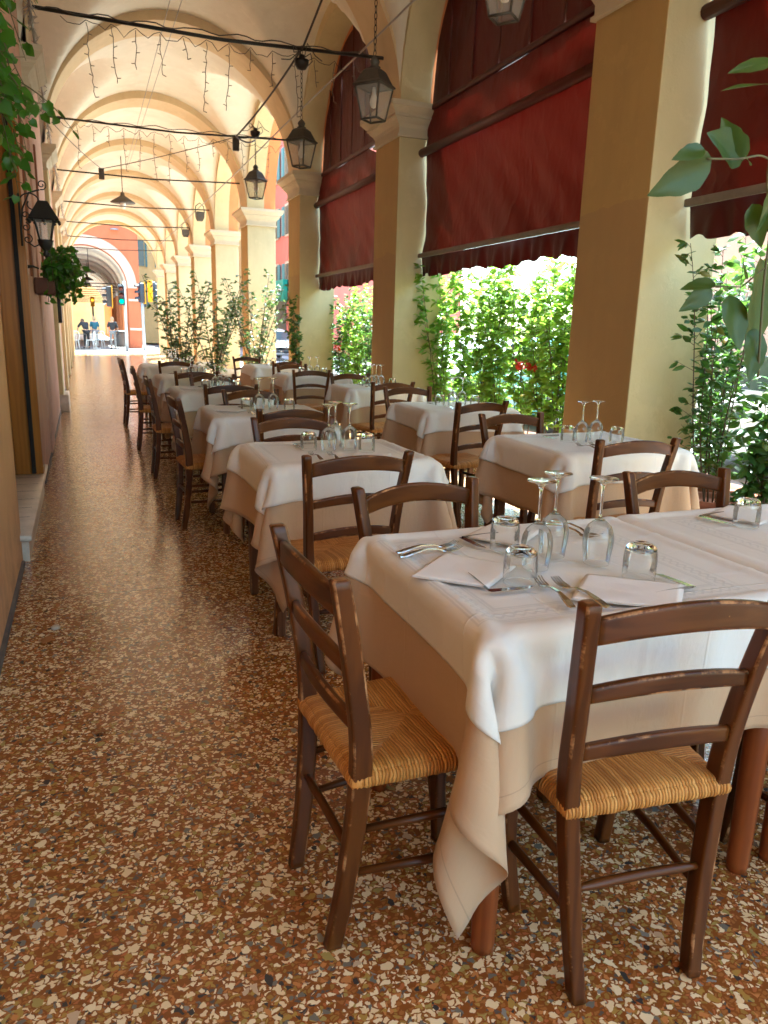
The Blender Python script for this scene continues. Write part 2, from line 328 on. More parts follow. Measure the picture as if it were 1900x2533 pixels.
# ------------------------------------------------------------ mesh helpers
class MB:
    def __init__(s): s.v = []; s.f = []; s.w = []; s.sm = []; s.uv = None
    def add(s, vs, fs, wear=None, smooth=False):
        o = len(s.v); s.v += [tuple(v) for v in vs]; s.f += [tuple(i+o for i in f) for f in fs]
        s.w += list(wear) if wear is not None else [0]*len(vs); s.sm += [smooth]*len(fs); return s
    def box(s, x0, x1, y0, y1, z0, z1, b=0.0):
        if b <= 0:
            vs = [(x, y, z) for z in (z0, z1) for y in (y0, y1) for x in (x0, x1)]
            fs = [(0, 2, 3, 1), (4, 5, 7, 6), (0, 1, 5, 4), (2, 6, 7, 3), (0, 4, 6, 2), (1, 3, 7, 5)]
            return s.add(vs, fs)
        # chamfered box through a loft
        return s.loft([((x0+x1)/2, (y0+y1)/2, z) for z in (z0, z0+b, z1-b, z1)], [((x1-x0)/2-k, (y1-y0)/2-k) for k in (b, 0, 0, b)], b, frame='z')
    def loft(s, path, half, b, frame='z', seg=2, smooth=True):
        """rounded-rectangle section swept along path; half=(hx,hy) per point; frame gives fixed axes"""
        path = [Vector(p) for p in path]; n = len(path)
        ax = {'z': (Vector((1, 0, 0)), Vector((0, 1, 0))), 'x': (Vector((0, 1, 0)), Vector((0, 0, 1))), 'y': (Vector((1, 0, 0)), Vector((0, 0, 1)))}[frame]
        vs = []; wr = []; ring = 4*(seg+3)
        for i, p in enumerate(path):
            hx, hy = half[i] if isinstance(half, list) else half
            bb = min(b, hx*.95, hy*.95)
            for k, (sx, sy) in enumerate(((1, 1), (-1, 1), (-1, -1), (1, -1))):
                for j in range(seg+1):
                    a = k*PI/2+j*PI/2/seg
                    u = sx*(hx-bb)+bb*math.cos(a); v = sy*(hy-bb)+bb*math.sin(a)
                    vs.append(p+ax[0]*u+ax[1]*v); wr.append(1.0)
                # flat part of the face: no wear there
                L_ = (hx if k % 2 == 0 else hy)-bb; e_ = min(.005, L_*.5)
                if k == 0: q = [(hx-bb-e_, hy), (-(hx-bb-e_), hy)]
                elif k == 1: q = [(-hx, hy-bb-e_), (-hx, -(hy-bb-e_))]
                elif k == 2: q = [(-(hx-bb-e_), -hy), (hx-bb-e_, -hy)]
                else: q = [(hx, -(hy-bb-e_)), (hx, hy-bb-e_)]
                for u, v in q: vs.append(p+ax[0]*u+ax[1]*v); wr.append(0.0)
        fs = []
        for i in range(n-1):
            for k in range(ring):
                a, b2 = i*ring+k, i*ring+(k+1) % ring
                fs.append((a, b2, b2+ring, a+ring))
        fs.append(tuple(range(ring-1, -1, -1))); fs.append(tuple((n-1)*ring+k for k in range(ring)))
        o = len(s.v); s.add(vs, fs, wr, smooth)
        return s
    def tube(s, pts, r, n=8, cap=True, smooth=True):
        pts = [Vector(p) for p in pts]; m = len(pts); rs = r if isinstance(r, (list, tuple)) else [r]*m
        vs = []; up = Vector((0, 0, 1)); prev = None
        for i, p in enumerate(pts):
            t_ = (pts[min(i+1, m-1)]-pts[max(i-1, 0)])
            if t_.length < 1e-9: t_ = Vector((0, 0, 1))
            t_.normalize()
            if prev is None:
                a = t_.cross(up)
                if a.length < .05: a = t_.cross(Vector((1, 0, 0)))
            else: a = prev-t_*prev.dot(t_)
            a.normalize(); prev = a; b = t_.cross(a)
            for k in range(n):
                an = 2*PI*k/n; vs.append(p+(a*math.cos(an)+b*math.sin(an))*rs[i])
        fs = [(i*n+k, i*n+(k+1) % n, (i+1)*n+(k+1) % n, (i+1)*n+k) for i in range(m-1) for k in range(n)]
        if cap: fs += [tuple(range(n-1, -1, -1)), tuple((m-1)*n+k for k in range(n))]
        return s.add(vs, fs, None, smooth)
    def lathe(s, prof, n=24, c=(0, 0, 0), smooth=True, sq=False):
        vs = []
        for r, z in prof:
            for k in range(n):
                a = 2*PI*k/n+(PI/4 if sq else 0); vs.append((c[0]+r*math.cos(a), c[1]+r*math.sin(a), c[2]+z))
        m = len(prof)
        fs = [(i*n+k, i*n+(k+1) % n, (i+1)*n+(k+1) % n, (i+1)*n+k) for i in range(m-1) for k in range(n)]
        if prof[0][0] > 1e-6: fs.append(tuple(range(n-1, -1, -1)))
        if prof[-1][0] > 1e-6: fs.append(tuple((m-1)*n+k for k in range(n)))
        return s.add(vs, fs, None, smooth)
    def grid(s, P, smooth=True, uv=None, closed=False):
        """P: (a,b,3) array"""
        a, b, _ = P.shape
        fs = [(i*b+j, (i+1)*b+j, (i+1)*b+j+1, i*b+j+1) for i in range(a-1) for j in range(b-1)]
        if uv is not None: s.uv = uv.reshape(-1, 2)
        return s.add(P.reshape(-1, 3).tolist(), fs, None, smooth)
    def prism(s, poly, axis, a0, a1):
        """poly: 2D list; axis 'x': poly=(y,z); 'y': poly=(x,z); 'z': poly=(x,y)"""
        def mk(p, a): return {'x': (a, p[0], p[1]), 'y': (p[0], a, p[1]), 'z': (p[0], p[1], a)}[axis]
        n = len(poly); vs = [mk(p, a0) for p in poly]+[mk(p, a1) for p in poly]
        fs = [tuple(range(n)), tuple(range(2*n-1, n-1, -1))]+[(i, i+n, (i+1) % n+n, (i+1) % n) for i in range(n)]
        return s.add(vs, fs)
    def build(s, name, mat, parent=None, solid=0, sub=0):
        me = bpy.data.meshes.new(name); me.from_pydata(s.v, [], s.f); me.update()
        me.polygons.foreach_set('use_smooth', s.sm)
        if any(s.w):
            at = me.attributes.new('wear', 'FLOAT', 'POINT'); at.data.foreach_set('value', s.w)
        if s.uv is not None:
            ul = me.uv_layers.new(name='UVMap'); li = np.zeros(len(me.loops), int); me.loops.foreach_get('vertex_index', li)
            ul.data.foreach_set('uv', s.uv[li].astype(float).ravel())
        me.materials.append(M_[mat])
        o = bpy.data.objects.new(name, me); COL.objects.link(o)
        if parent is not None: o.parent = parent
        if solid:
            md = o.modifiers.new('solid', 'SOLIDIFY'); md.thickness = solid; md.offset = 0
        if sub:
            md = o.modifiers.new('sub', 'SUBSURF'); md.levels = sub; md.render_levels = sub
        return o
def fixn(o):
    import bmesh
    bm = bmesh.new(); bm.from_mesh(o.data); bmesh.ops.remove_doubles(bm, verts=bm.verts, dist=1e-6); bmesh.ops.recalc_face_normals(bm, faces=bm.faces); bm.to_mesh(o.data); bm.free(); return o

def tag(o, label, cat, group=None, kind=None):
    o['label'] = label; o['category'] = cat
    if group: o['group'] = group
    if kind: o['kind'] = kind
    return o
def thing(name, loc, label, cat, group=None, rz=0):
    o = bpy.data.objects.new(name, None); COL.objects.link(o); o.location = loc; o.rotation_euler = (0, 0, rz); o.empty_display_size = .1
    return tag(o, label, cat, group)
def struct(o): o['kind'] = 'structure'; return o
def dup(root, loc, rz, label, group=None):
    r = root.copy(); COL.objects.link(r); r.location = loc; r.rotation_euler = (0, 0, rz); r['label'] = label
    if group: r['group'] = group
    def rec(a, b):
        for ch in a.children:
            c = ch.copy(); COL.objects.link(c); c.parent = b; rec(ch, c)
    rec(root, r); return r

# ------------------------------------------------------------ setting: ground
ZS = 3.76                       # springing height
XI, XO, XW = 3.4, 4.0, -.36     # pier inner and outer face, back wall face
PY = [-4.2, -.05, 4.1, 8.3, 12.45, 16.6, 20.75, 24.8, 28.9, 33.0]   # near edge of each pier
PD = .72; YEND = 37.3
b = MB(); b.add([(XW-1, -9, 0), (4.3, -9, 0), (4.3, YEND+.6, 0), (XW-1, YEND+.6, 0)], [(0, 1, 2, 3)])
struct(b.build('floor', 'terrazzo'))
b = MB(); b.add([(-150, -150, -.13), (150, -150, -.13), (150, 250, -.13), (-150, 250, -.13)], [(0, 1, 2, 3)])
struct(b.build('ground', 'asphalt'))
b = MB().box(4.3, 4.45, -9, YEND+.6, -.13, -.003); struct(b.build('kerb', 'stone'))
b = MB().box(4.45, 6.2, -9, YEND+.6, -.129, -.105); struct(b.build('pavement', 'stone'))
b = MB().box(10.5, 12.0, -30, 44, -.129, -.01); struct(b.build('far_pavement', 'stone'))
b = MB().box(-6, 4.6, YEND+.6, 43.4, -.129, -.03); struct(b.build('crossing_paving', 'stone'))
b = MB().box(-6, 4.2, 43.4, 110, -.129, -.004); struct(b.build('far_arcade_floor', 'stone'))

# ------------------------------------------------------------ arcade building
arc = thing('arcade_building', (0, 0, 0), 'long portico building with cream vaults, yellow piers and a pink rear wall', 'building')
xc = (XW+.06+XI)/2; RX = (XI-(XW+.06))/2
def capital(b, x0, x1, y0, y1, ztop):
    # stacked profile mouldings: (z0,z1,projection)
    prof = [(-.335, .012), (-.330, .03), (-.305, .03), (-.30, .012), (-.235, .012), (-.20, .03), (-.17, .06), (-.145, .075), (-.14, .09), (-.115, .09), (-.11, .10), (-.085, .125), (-.06, .145), (-.055, .155), (0, .155)]
    vs = []; fs = []
    for z, e in prof: vs += [(x0-e, y0-e, ztop+z), (x1+e, y0-e, ztop+z), (x1+e, y1+e, ztop+z), (x0-e, y1+e, ztop+z)]
    n = len(prof)
    for i in range(n-1):
        for k in range(4): fs.append((i*4+k, i*4+(k+1) % 4, (i+1)*4+(k+1) % 4, (i+1)*4+k))
    fs += [(3, 2, 1, 0), tuple((n-1)*4+k for k in range(4))]
    b.add(vs, fs)
def arcpts(c, r, z0, n, a0=PI, a1=0): return [(c+r*math.cos(a0+(a1-a0)*i/n), z0+r*math.sin(a0+(a1-a0)*i/n)) for i in range(n+1)]
for i, y in enumerate(PY):
    d_ = PD if i < len(PY)-1 else .8
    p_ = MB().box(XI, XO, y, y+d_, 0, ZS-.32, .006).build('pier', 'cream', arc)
    p_.data.materials.append(M_['ochre_shade'])  # corridor-facing side: ochre paint with its shade put into the colour
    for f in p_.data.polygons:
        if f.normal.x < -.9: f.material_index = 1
    b = MB(); capital(b, XI, XO, y, y+d_, ZS); b.build('capital', 'capital', p_)
    b = MB(); b.box(XI-.025, XO+.025, y-.025, y+d_+.025, 0, .22, .01); b.build('plinth', 'capital', p_)
    if y > 8: p_ = MB().box(XW-.02, XW+(.06 if y > 12 else .02), y, y+d_, .02, ZS-.32, .004).build('pilaster', 'cream' if y > 12 else 'pink_wall', arc)
    b = MB(); capital(b, XW-.3, XW+.04, y+.02, y+d_-.02, ZS); b.build('pilaster_capital', 'capital', p_ if y > 8 else arc)
    if i == 4: MB().box(XW-.02, XW+.13, y-.03, y+d_+.03, 0, .26, .01).build('pilaster_base', 'marble', p_)
    # transverse arch band
    b = MB(); N = 40; o = arcpts(xc, RX, ZS, N); poly = o+[(XI+.02, 6.3), (XW+.04, 6.3)]
    b.prism(poly, 'y', y+.02, y+d_-.02); fixn(b.build('arch', 'band', arc))
ends = PY+[YEND-.35]
for i in range(len(PY)):
    y0 = PY[i]+(PD if i < len(PY)-1 else .8); y1 = PY[i+1] if i+1 < len(PY) else YEND-.5
    yc = (y0+y1)/2; RY = (y1-y0)/2
    # street-side arch wall, cream inner half and orange outer half
    for nm, mt, xa, xb in (('street_arch', 'cream', XI, XI+.36), ('outer_arch', 'orange', XI+.36, XO)):
        z_ = ZS+.002; poly = [(y0-.36, z_), (y0, z_)]+arcpts(yc, RY, z_, 32)[1:-1]+[(y1, z_), (y1+.36, z_), (y1+.36, 6.4), (y0-.36, 6.4)]
        fixn(MB().prism(poly, 'x', xa, xb).build(nm, mt, arc))
    # groin vault web
    nx, ny = 44, 44; X = np.linspace(XW, XI+.02, nx); Y = np.linspace(y0-.05, y1+.05, ny)
    xx, yy = np.meshgrid(X, Y, indexing='ij')
    z1 = ZS+(RX+.13)*np.sqrt(np.clip(1-((xx-xc)/(RX+.02))**2, 0, 1)); z2 = ZS+(RY+.16)*np.sqrt(np.clip(1-((yy-yc)/(RY+.04))**2, 0, 1))
    k = 60.0; zz = np.log(np.exp((z1-4)*k)+np.exp((z2-4)*k))/k+4
    P = np.stack([xx, yy, zz], -1); MB().grid(P).build('vault', 'vault', arc)
# end arch of the building
b = MB(); o = arcpts(xc, RX, ZS, 40); o = [(XW-6, 0), (XW+.06, 0)]+o+[(XI, 0), (XO, 0), (XO, 12), (XW-6, 12)]
fixn(b.prism(o, 'y', YEND-.5, YEND).build('end_wall', 'cream', arc))
b = MB(); capital(b, XI, XO, YEND-.5, YEND, ZS); b.build('capital', 'capital', arc)
# back wall, with the door recess between y 4.5 and 6.45
MB().box(XW-.4, XW-.025, -4.3, 4.52, 0, 6.4).build('wall', 'near_wall', arc)
MB().box(XW-.4, XW, 6.42, YEND-.5, 0, 6.4).build('wall', 'pink_wall', arc)
MB().box(XW-.4, XW, 4.52, 6.42, 2.75, 6.4).build('wall', 'pink_wall', arc)
dj = MB().box(XW-.40, XW+.02, 6.34, 6.425, .17, 2.76, .004).build('door_frame', 'door', arc)
dr = MB().box(XW-.33, XW-.29, 4.53, 6.33, .18, 2.7, .004).build('door', 'door', arc)
MB().box(XW-.22, XW-.17, 6.05, 6.332, .18, 2.7, .004).build('door_leaf', 'door', dr)
MB().box(XW-.058, XW-.030, 6.30, 6.339, .18, 2.74).build('gap_shade_strip', 'gap', dr)  # solid dark strip painted as the shade in the slit beside the door leaf
MB().box(XW-.4, XW+.035, 4.45, 6.78, .135, .17, .006).build('door_step', 'marble', arc)
MB().box(XW-.4, XW+.012, 4.525, 6.41, 0, .134).build('step_riser', 'marble', arc)
for i in range(6): MB().box(XW-.39, XW+.0, 4.9+i*.26, 4.904+i*.26, .1705, .1712).build('slab_joint', 'rubber', arc)
# grey skirting joint along the wall foot
MB().box(XW-.025, XW-.010, -4.3, 4.44, 0, .03).build('skirting', 'skirt', arc)
MB().box(XW, XW+.012, 6.8, YEND-.6, 0, .03).build('skirting', 'skirt', arc)
# darker painted recess strips of the rear wall
for y in (7.1, 9.6): MB().box(XW-.01, XW+.02, y, y+.13, 1.7, 3.2, .003).build('wall_strip', 'strip', arc)
MB().box(-8, XO, -4.3, YEND, 6.35, 12.5).build('upper_storeys', 'orange', arc)
# tie rods
for i, y in enumerate(PY[1:], 1):
    b = MB(); yy = y+.36; r = .019 if i == 3 else .0145
    b.tube([(XW-.05, yy, 4.22), (xc, yy, 4.19+.02), (XI+.05, yy, 4.30)], r, 8)
    b.build('tie_rod', 'black_metal', arc)

# ------------------------------------------------------------ awnings
def awning(y0, y1, label, X0=3.74, tri=False):
    a = thing('awning', (X0, y0, 0), label, 'awning', 'red awnings hung in the street arches'); L = y1-y0
    yc = L/2
    # upper fabric inside the arch
    n = 40; Yv = np.linspace(.0, L, n); zt = ZS+.02+np.sqrt(np.clip((L/2)**2-(Yv-yc)**2, 0, None))*1.01
    P = np.zeros((n, 12, 3))
    for i in range(n):
        zz = np.linspace(3.78, zt[i]+.02, 12); P[i, :, 1] = Yv[i]; P[i, :, 2] = zz; P[i, :, 0] = .05+.012*np.sin(Yv[i]*7)
    MB().grid(P).build('upper_panel', 'redfab_d', a)
    for q in np.linspace(.12, .88, 6):
        if abs(q-.5) < .02: continue
        y_ = q*L; zz = ZS+math.sqrt(max(0, (L/2)**2-(y_-yc)**2))
        MB().tube([(.03, y_, 3.79), (.03, y_, zz)], .009, 6).build('upright', 'redbar', a)
    MB().box(-.03, .03, .0, L, 3.70, 3.755, .008).build('top_bar', 'redbar', a)
    # flap between the bar and the roller
    n, m = 60, 18; P = np.zeros((n, m, 3)); UU = np.linspace(0, 1, n); rs = RNG.random(6)*6
    for i, u in enumerate(UU):
        for j, v in enumerate(np.linspace(0, 1, m)):
            sag = .05*math.sin(v*PI)
            P[i, j] = (sag*(.3+.5*math.sin(u*9+rs[0])*math.sin(v*3))+.018*math.sin(u*34+v*6+rs[1])*v-.05*v, u*L, 3.71-v*.44+.015*math.sin(u*11+rs[2])*(1-v))
    if tri:   # a torn corner hanging open near the pier
        for i, u in enumerate(UU):
            for j, v in enumerate(np.linspace(0, 1, m)):
                if .12 < u < .36: P[i, j, 2] -= max(0, 1-abs(u-.24)/.12)*.12*(1-v)
    MB().grid(P).build('flap', 'redfab', a)
    MB().tube([(-.06, -.02 if y0 < 9.5 else .0, 3.285), (-.06, L*.5, 3.275), (-.06, L+.01, 3.285)], .045, 12).build('roller', 'redbar', a)
    # lower curtain
    n, m = 90, 40; P = np.zeros((n, m, 3))
    for i, u in enumerate(np.linspace(0, 1, n)):
        for j, v in enumerate(np.linspace(0, 1, m)):
            wr = .010*math.sin(u*23+2*math.sin(v*3+rs[3]))+.014*math.sin(u*8+v*5+rs[4])+.006*math.sin(u*50+v*18)
            P[i, j] = (.03*math.sin(v*PI)-.02+wr*(.3+v), .03+u*(L-.06)-.03*math.sin(v*PI)*(1 if u < .5 else -1)*(abs(u-.5)*2)**4, 3.26-v*1.06)
    MB().grid(P).build('curtain', 'redfab', a)
    MB().box(-.075, -.045, .0, L, 2.165, 2.215, .006).build('bottom_bar', 'graybar', a)
    n, m = 220, 8; P = np.zeros((n, m, 3))
    for i, u in enumerate(np.linspace(0, 1, n)):
        y_ = u*L; sc = abs(math.sin(y_*PI/.30)); dz = .185+.032*sc+.006*math.sin(y_*41+rs[5])+.012*math.sin(y_*5)
        for j, v in enumerate(np.linspace(0, 1, m)):
            P[i, j] = (-.018+v*(.022*math.sin(y_*17)+.014*math.sin(y_*39)), y_, 2.172-v*dz)
    MB().grid(P).build('valance', 'redfab_d', a)
    return a
awning(9.03, 12.44, 'red awning with a torn flap in the furthest covered arch', tri=True)
awning(4.83, 8.29, 'large dark red awning between the two nearest piers, glowing wrinkles')
awning(.68, 4.08, 'red awning cut off at the right edge, beside the nearest pier')

# ------------------------------------------------------------ chairs
def bez(pts, n=14):
    pts = [np.array(p, float) for p in pts]; out = []
    for i in range(len(pts)-1):
        p0 = pts[max(i-1, 0)]; p1 = pts[i]; p2 = pts[i+1]; p3 = pts[min(i+2, len(pts)-1)]
        for k in range(n):
            t_ = k/n; out.append(.5*((2*p1)+(-p0+p2)*t_+(2*p0-5*p1+4*p2-p3)*t_*t_+(-p0+3*p1-3*p2+p3)*t_**3))
    out.append(pts[-1]); return [tuple(o) for o in out]
def post_xy(s, z):
    pts = [(0, .138, -.232), (.20, .154, -.205), (.46, .176, -.190), (.66, .188, -.212), (.885, .210, -.255)]
    for (a, xa, ya), (c, xb, yb) in zip(pts, pts[1:]):
        if z <= c+1e-6: k = (z-a)/(c-a); return s*(xa+(xb-xa)*k), ya+(yb-ya)*k
    return s*pts[-1][1], pts[-1][2]
def make_chair(label, group):
    t = thing('chair', (0, 0, 0), label, 'chair', group)
    for s in (-1, 1):
        path = bez([(s*.138, -.232, 0), (s*.154, -.205, .20), (s*.176, -.190, .46), (s*.188, -.212, .66), (s*.210, -.255, .885)], 7)
        half = [(.0155+.0015*math.sin(min(1, p[2]/.6)*PI), .0225-.004*abs(p[2]-.45)/.45) for p in path]
        path = [path[0]]+[(path[0][0], path[0][1], .003)]+path[1:-1]+[(path[-1][0], path[-1][1], .881), path[-1]]
        half = [(half[0][0]-.003, half[0][1]-.003)]+[half[0]]+half[1:-1]+[half[-1], (half[-1][0]-.004, half[-1][1]-.004)]
        MB().loft(path, half, .005, 'z').build('leg', 'wood_z', t)
        path = bez([(s*.190, .205, 0), (s*.186, .182, .16), (s*.185, .178, .30), (s*.185, .18, .45)], 5)
        MB().loft(path, (.0165, .0175), .005, 'z').build('leg', 'wood_z', t)
    for zc, hh, arch, bow in ((.828, .029, .028, .030), (.690, .0185, .024, .026), (.560, .0185, .020, .022)):
        x1, y1 = post_xy(1, zc); n = 17; path = []; half = []
        for i in range(n):
            u = -1+2*i/(n-1); path.append((u*(x1-.006), y1-bow*(1-u*u), zc-.006+arch*(1-u*u))); half.append((.0085, hh*(1-.12*(u*u))))
        MB().loft(path, half, .0045, 'x').build('back_rail', 'wood_x', t)
    # seat frame under the rush
    sf = MB()
    sf.tube([(-.185, .18, .425), (.185, .18, .425)], .015, 8); sf.tube([(-.172, -.19, .425), (.172, -.19, .425)], .015, 8)
    for s in (-1, 1): sf.tube([(s*.185, .18, .422), (s*.172, -.19, .422)], .014, 8)
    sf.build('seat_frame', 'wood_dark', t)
    # rush seat: a soft, slightly sunken cushion wrapped round the frame
    n = 56; prof = []
    def outline(u, v):     # u,v in -1..1
        hw = .196+(.188-.196)*0+(.012*v)-.006; return u*(hw+.002), v*.200-.004
    P = np.zeros((n, n, 3)); U = np.sin(np.linspace(-PI/2, PI/2, n))
    for i, u in enumerate(U):
        for j, v in enumerate(U):
            x, y = outline(u, v); e = max(abs(u), abs(v)); ridge = 1-min(1, abs(abs(u)-abs(v))*7)
            z = .448+.014*math.sqrt(max(0, 1-e**10))-.008*(1-e)**.8*1.2-.003*ridge*e
            P[i, j] = (x, y, z)
    b = MB(); b.grid(P)
    # rolled rim below
    per = [(U[i], -1) for i in range(n)]+[(1, U[i]) for i in range(1, n)]+[(U[i], 1) for i in range(n-2, -1, -1)]+[(-1, U[i]) for i in range(n-2, 0, -1)]
    m = 7; Q = np.zeros((m, len(per)+1, 3))
    for k in range(m):
        a = PI*.5*k/(m-1)*1.9
        for q in range(len(per)+1):
            u, v = per[q % len(per)]; x, y = outline(u, v); r = .018
            ox = (x/abs(x) if abs(u) == 1 else 0); oy = (v if abs(v) == 1 else 0)
            lump = .0012*math.sin((y if abs(u) == 1 else x)*128*2*PI)
            Q[k, q] = (x+ox*(math.sin(a)*.012+lump), y+oy*(math.sin(a)*.012+lump), .448-r*(1-math.cos(a)))
    b.grid(Q); b.build('seat', 'rush', t)
    zb = .245; x1, y1 = post_xy(1, zb)
    MB().tube(bez([(-x1+.01, y1, zb), (0, y1, zb+.004), (x1-.01, y1, zb)], 5), [.008]*2+[.0105]*7+[.008]*2, 10).build('stretcher', 'wood_x', t)
    MB().tube([(-.18, .18, .33), (-.09, .18, .33), (.09, .18, .33), (.18, .18, .33)], [.009, .011, .011, .009], 10).build('stretcher', 'wood_x', t)
    for s in (-1, 1):
        for za, zc in ((.30, .30), (.19, .185)):
            xa, ya = post_xy(s, za)
            MB().tube([(xa, ya, za), (s*.178, 0, (za+zc)/2+.002), (s*.186, .18, zc)], [.0085, .011, .0085], 10).build('stretcher', 'wood_y', t)
    return t
chair0 = make_chair('', 'dark wooden rush-seated chairs at the tables')
used_chair = [False]
def chair(x, y, rz, label, sx=1.0):
    if not used_chair[0]:
        used_chair[0] = True; chair0.location = (x, y, 0); chair0.rotation_euler = (0, 0, rz); chair0['label'] = label; return chair0
    return dup(chair0, (x, y, 0), rz, label)
R = math.radians
N_, L_, F_ = 0, -PI/2, PI       # facing +Y (we see its back), facing +X, facing us
# origin = seat centre; back posts lie .22 behind it
chair(1.030, 1.232, R(-6), 'chair in the right foreground with its back to us and worn post tops')
chair(.665, 1.465, L_+R(2), 'side-on chair in the centre foreground, whole rush seat showing')
chair(.975, 1.80, F_+R(9), 'chair facing us across the nearest table, behind its fork pair and knife')
chair(1.93, 1.78, F_-R(2), 'chair facing us behind the right-hand nearest table, before the yellow pier')
chair(1.77, 1.12, R(6), 'chair cut off by the right picture edge, only its legs showing')
chair(.935, 2.87, R(3), 'chair with its back to us at the second table of the aisle row')
chair(1.01, 3.56, F_, 'chair facing us on the far side of the second aisle-row table')
chair(1.10, 4.50, R(6), 'chair with its back to us at the third table of the aisle row')
chair(1.20, 5.36, F_+R(10), 'chair facing us on the far side of the third aisle-row table')
chair(.79, 5.14, L_+R(3), 'chair standing side-on in the aisle at the third table')
chair(1.10, 6.38, R(1), 'chair with its back to us at the fourth table of the aisle row')
chair(1.18, 7.20, F_+R(4), 'chair facing us on the far side of the fourth aisle-row table')
chair(.77, 6.93, L_, 'chair standing side-on in the aisle at the fourth table')
chair(1.07, 8.20, R(2), 'chair with its back to us at the fifth table of the aisle row')
chair(.75, 8.60, L_-R(2), 'chair standing side-on in the aisle at the fifth table')
chair(1.12, 10.50, R(2), 'chair with its back to us at the last table of the aisle row')
chair(.72, 10.75, L_+R(3), 'furthest chair standing side-on in the aisle, at the last table')
chair(2.38, 3.00, R(-3), 'chair with its back to us at the second table beside the plants')
chair(2.36, 3.58, F_+R(4), 'chair facing us behind the second table beside the plants')
chair(2.50, 4.80, R(10), 'chair with its back to us at the third table beside the plants')
chair(2.56, 5.62, F_+R(2), 'chair facing us behind the third table beside the plants')
chair(2.62, 6.68, R(6), 'chair with its back to us at the fourth table beside the plants')
chair(2.68, 7.50, F_, 'chair facing us behind the fourth table beside the plants')
chair(2.44, 8.60, R(-4), 'chair with its back to us at the fifth table beside the plants')
chair(2.62, 9.50, F_+R(14), 'chair facing us behind the fifth table beside the plants')
chair(2.68, 10.80, R(5), 'chair with its back to us at the last table beside the plants')
chair(2.40, 11.75, F_-R(4), 'furthest chair facing us behind the last table beside the plants')

# ------------------------------------------------------------ tables
def make_table(x0, x1, y0, y1, label, legmat='wood_gray', round_=False):
    cx_, cy_ = (x0+x1)/2, (y0+y1)/2; t = thing('table', (cx_, cy_, 0), label, 'table', 'wooden tables under tablecloths')
    w, d = (x1-x0)/2, (y1-y0)/2
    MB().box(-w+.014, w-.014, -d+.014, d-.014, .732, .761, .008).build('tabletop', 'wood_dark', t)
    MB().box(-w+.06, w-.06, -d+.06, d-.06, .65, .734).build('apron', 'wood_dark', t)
    for sx in (-1, 1):
        for sy in (-1, 1):
            px, py = sx*(w-.05), sy*(d-.05)
            if round_: MB().tube([(px, py, .74), (px, py, .35), (px, py, .02), (px, py, 0)], [.031, .031, .027, .025], 16).build('leg', legmat, t)
            else: MB().loft([(px, py, 0), (px, py, .005), (px, py, .74)], [(.016, .016), (.019, .019), (.029, .029)], .004, 'z').build('leg', legmat, t)
    return t
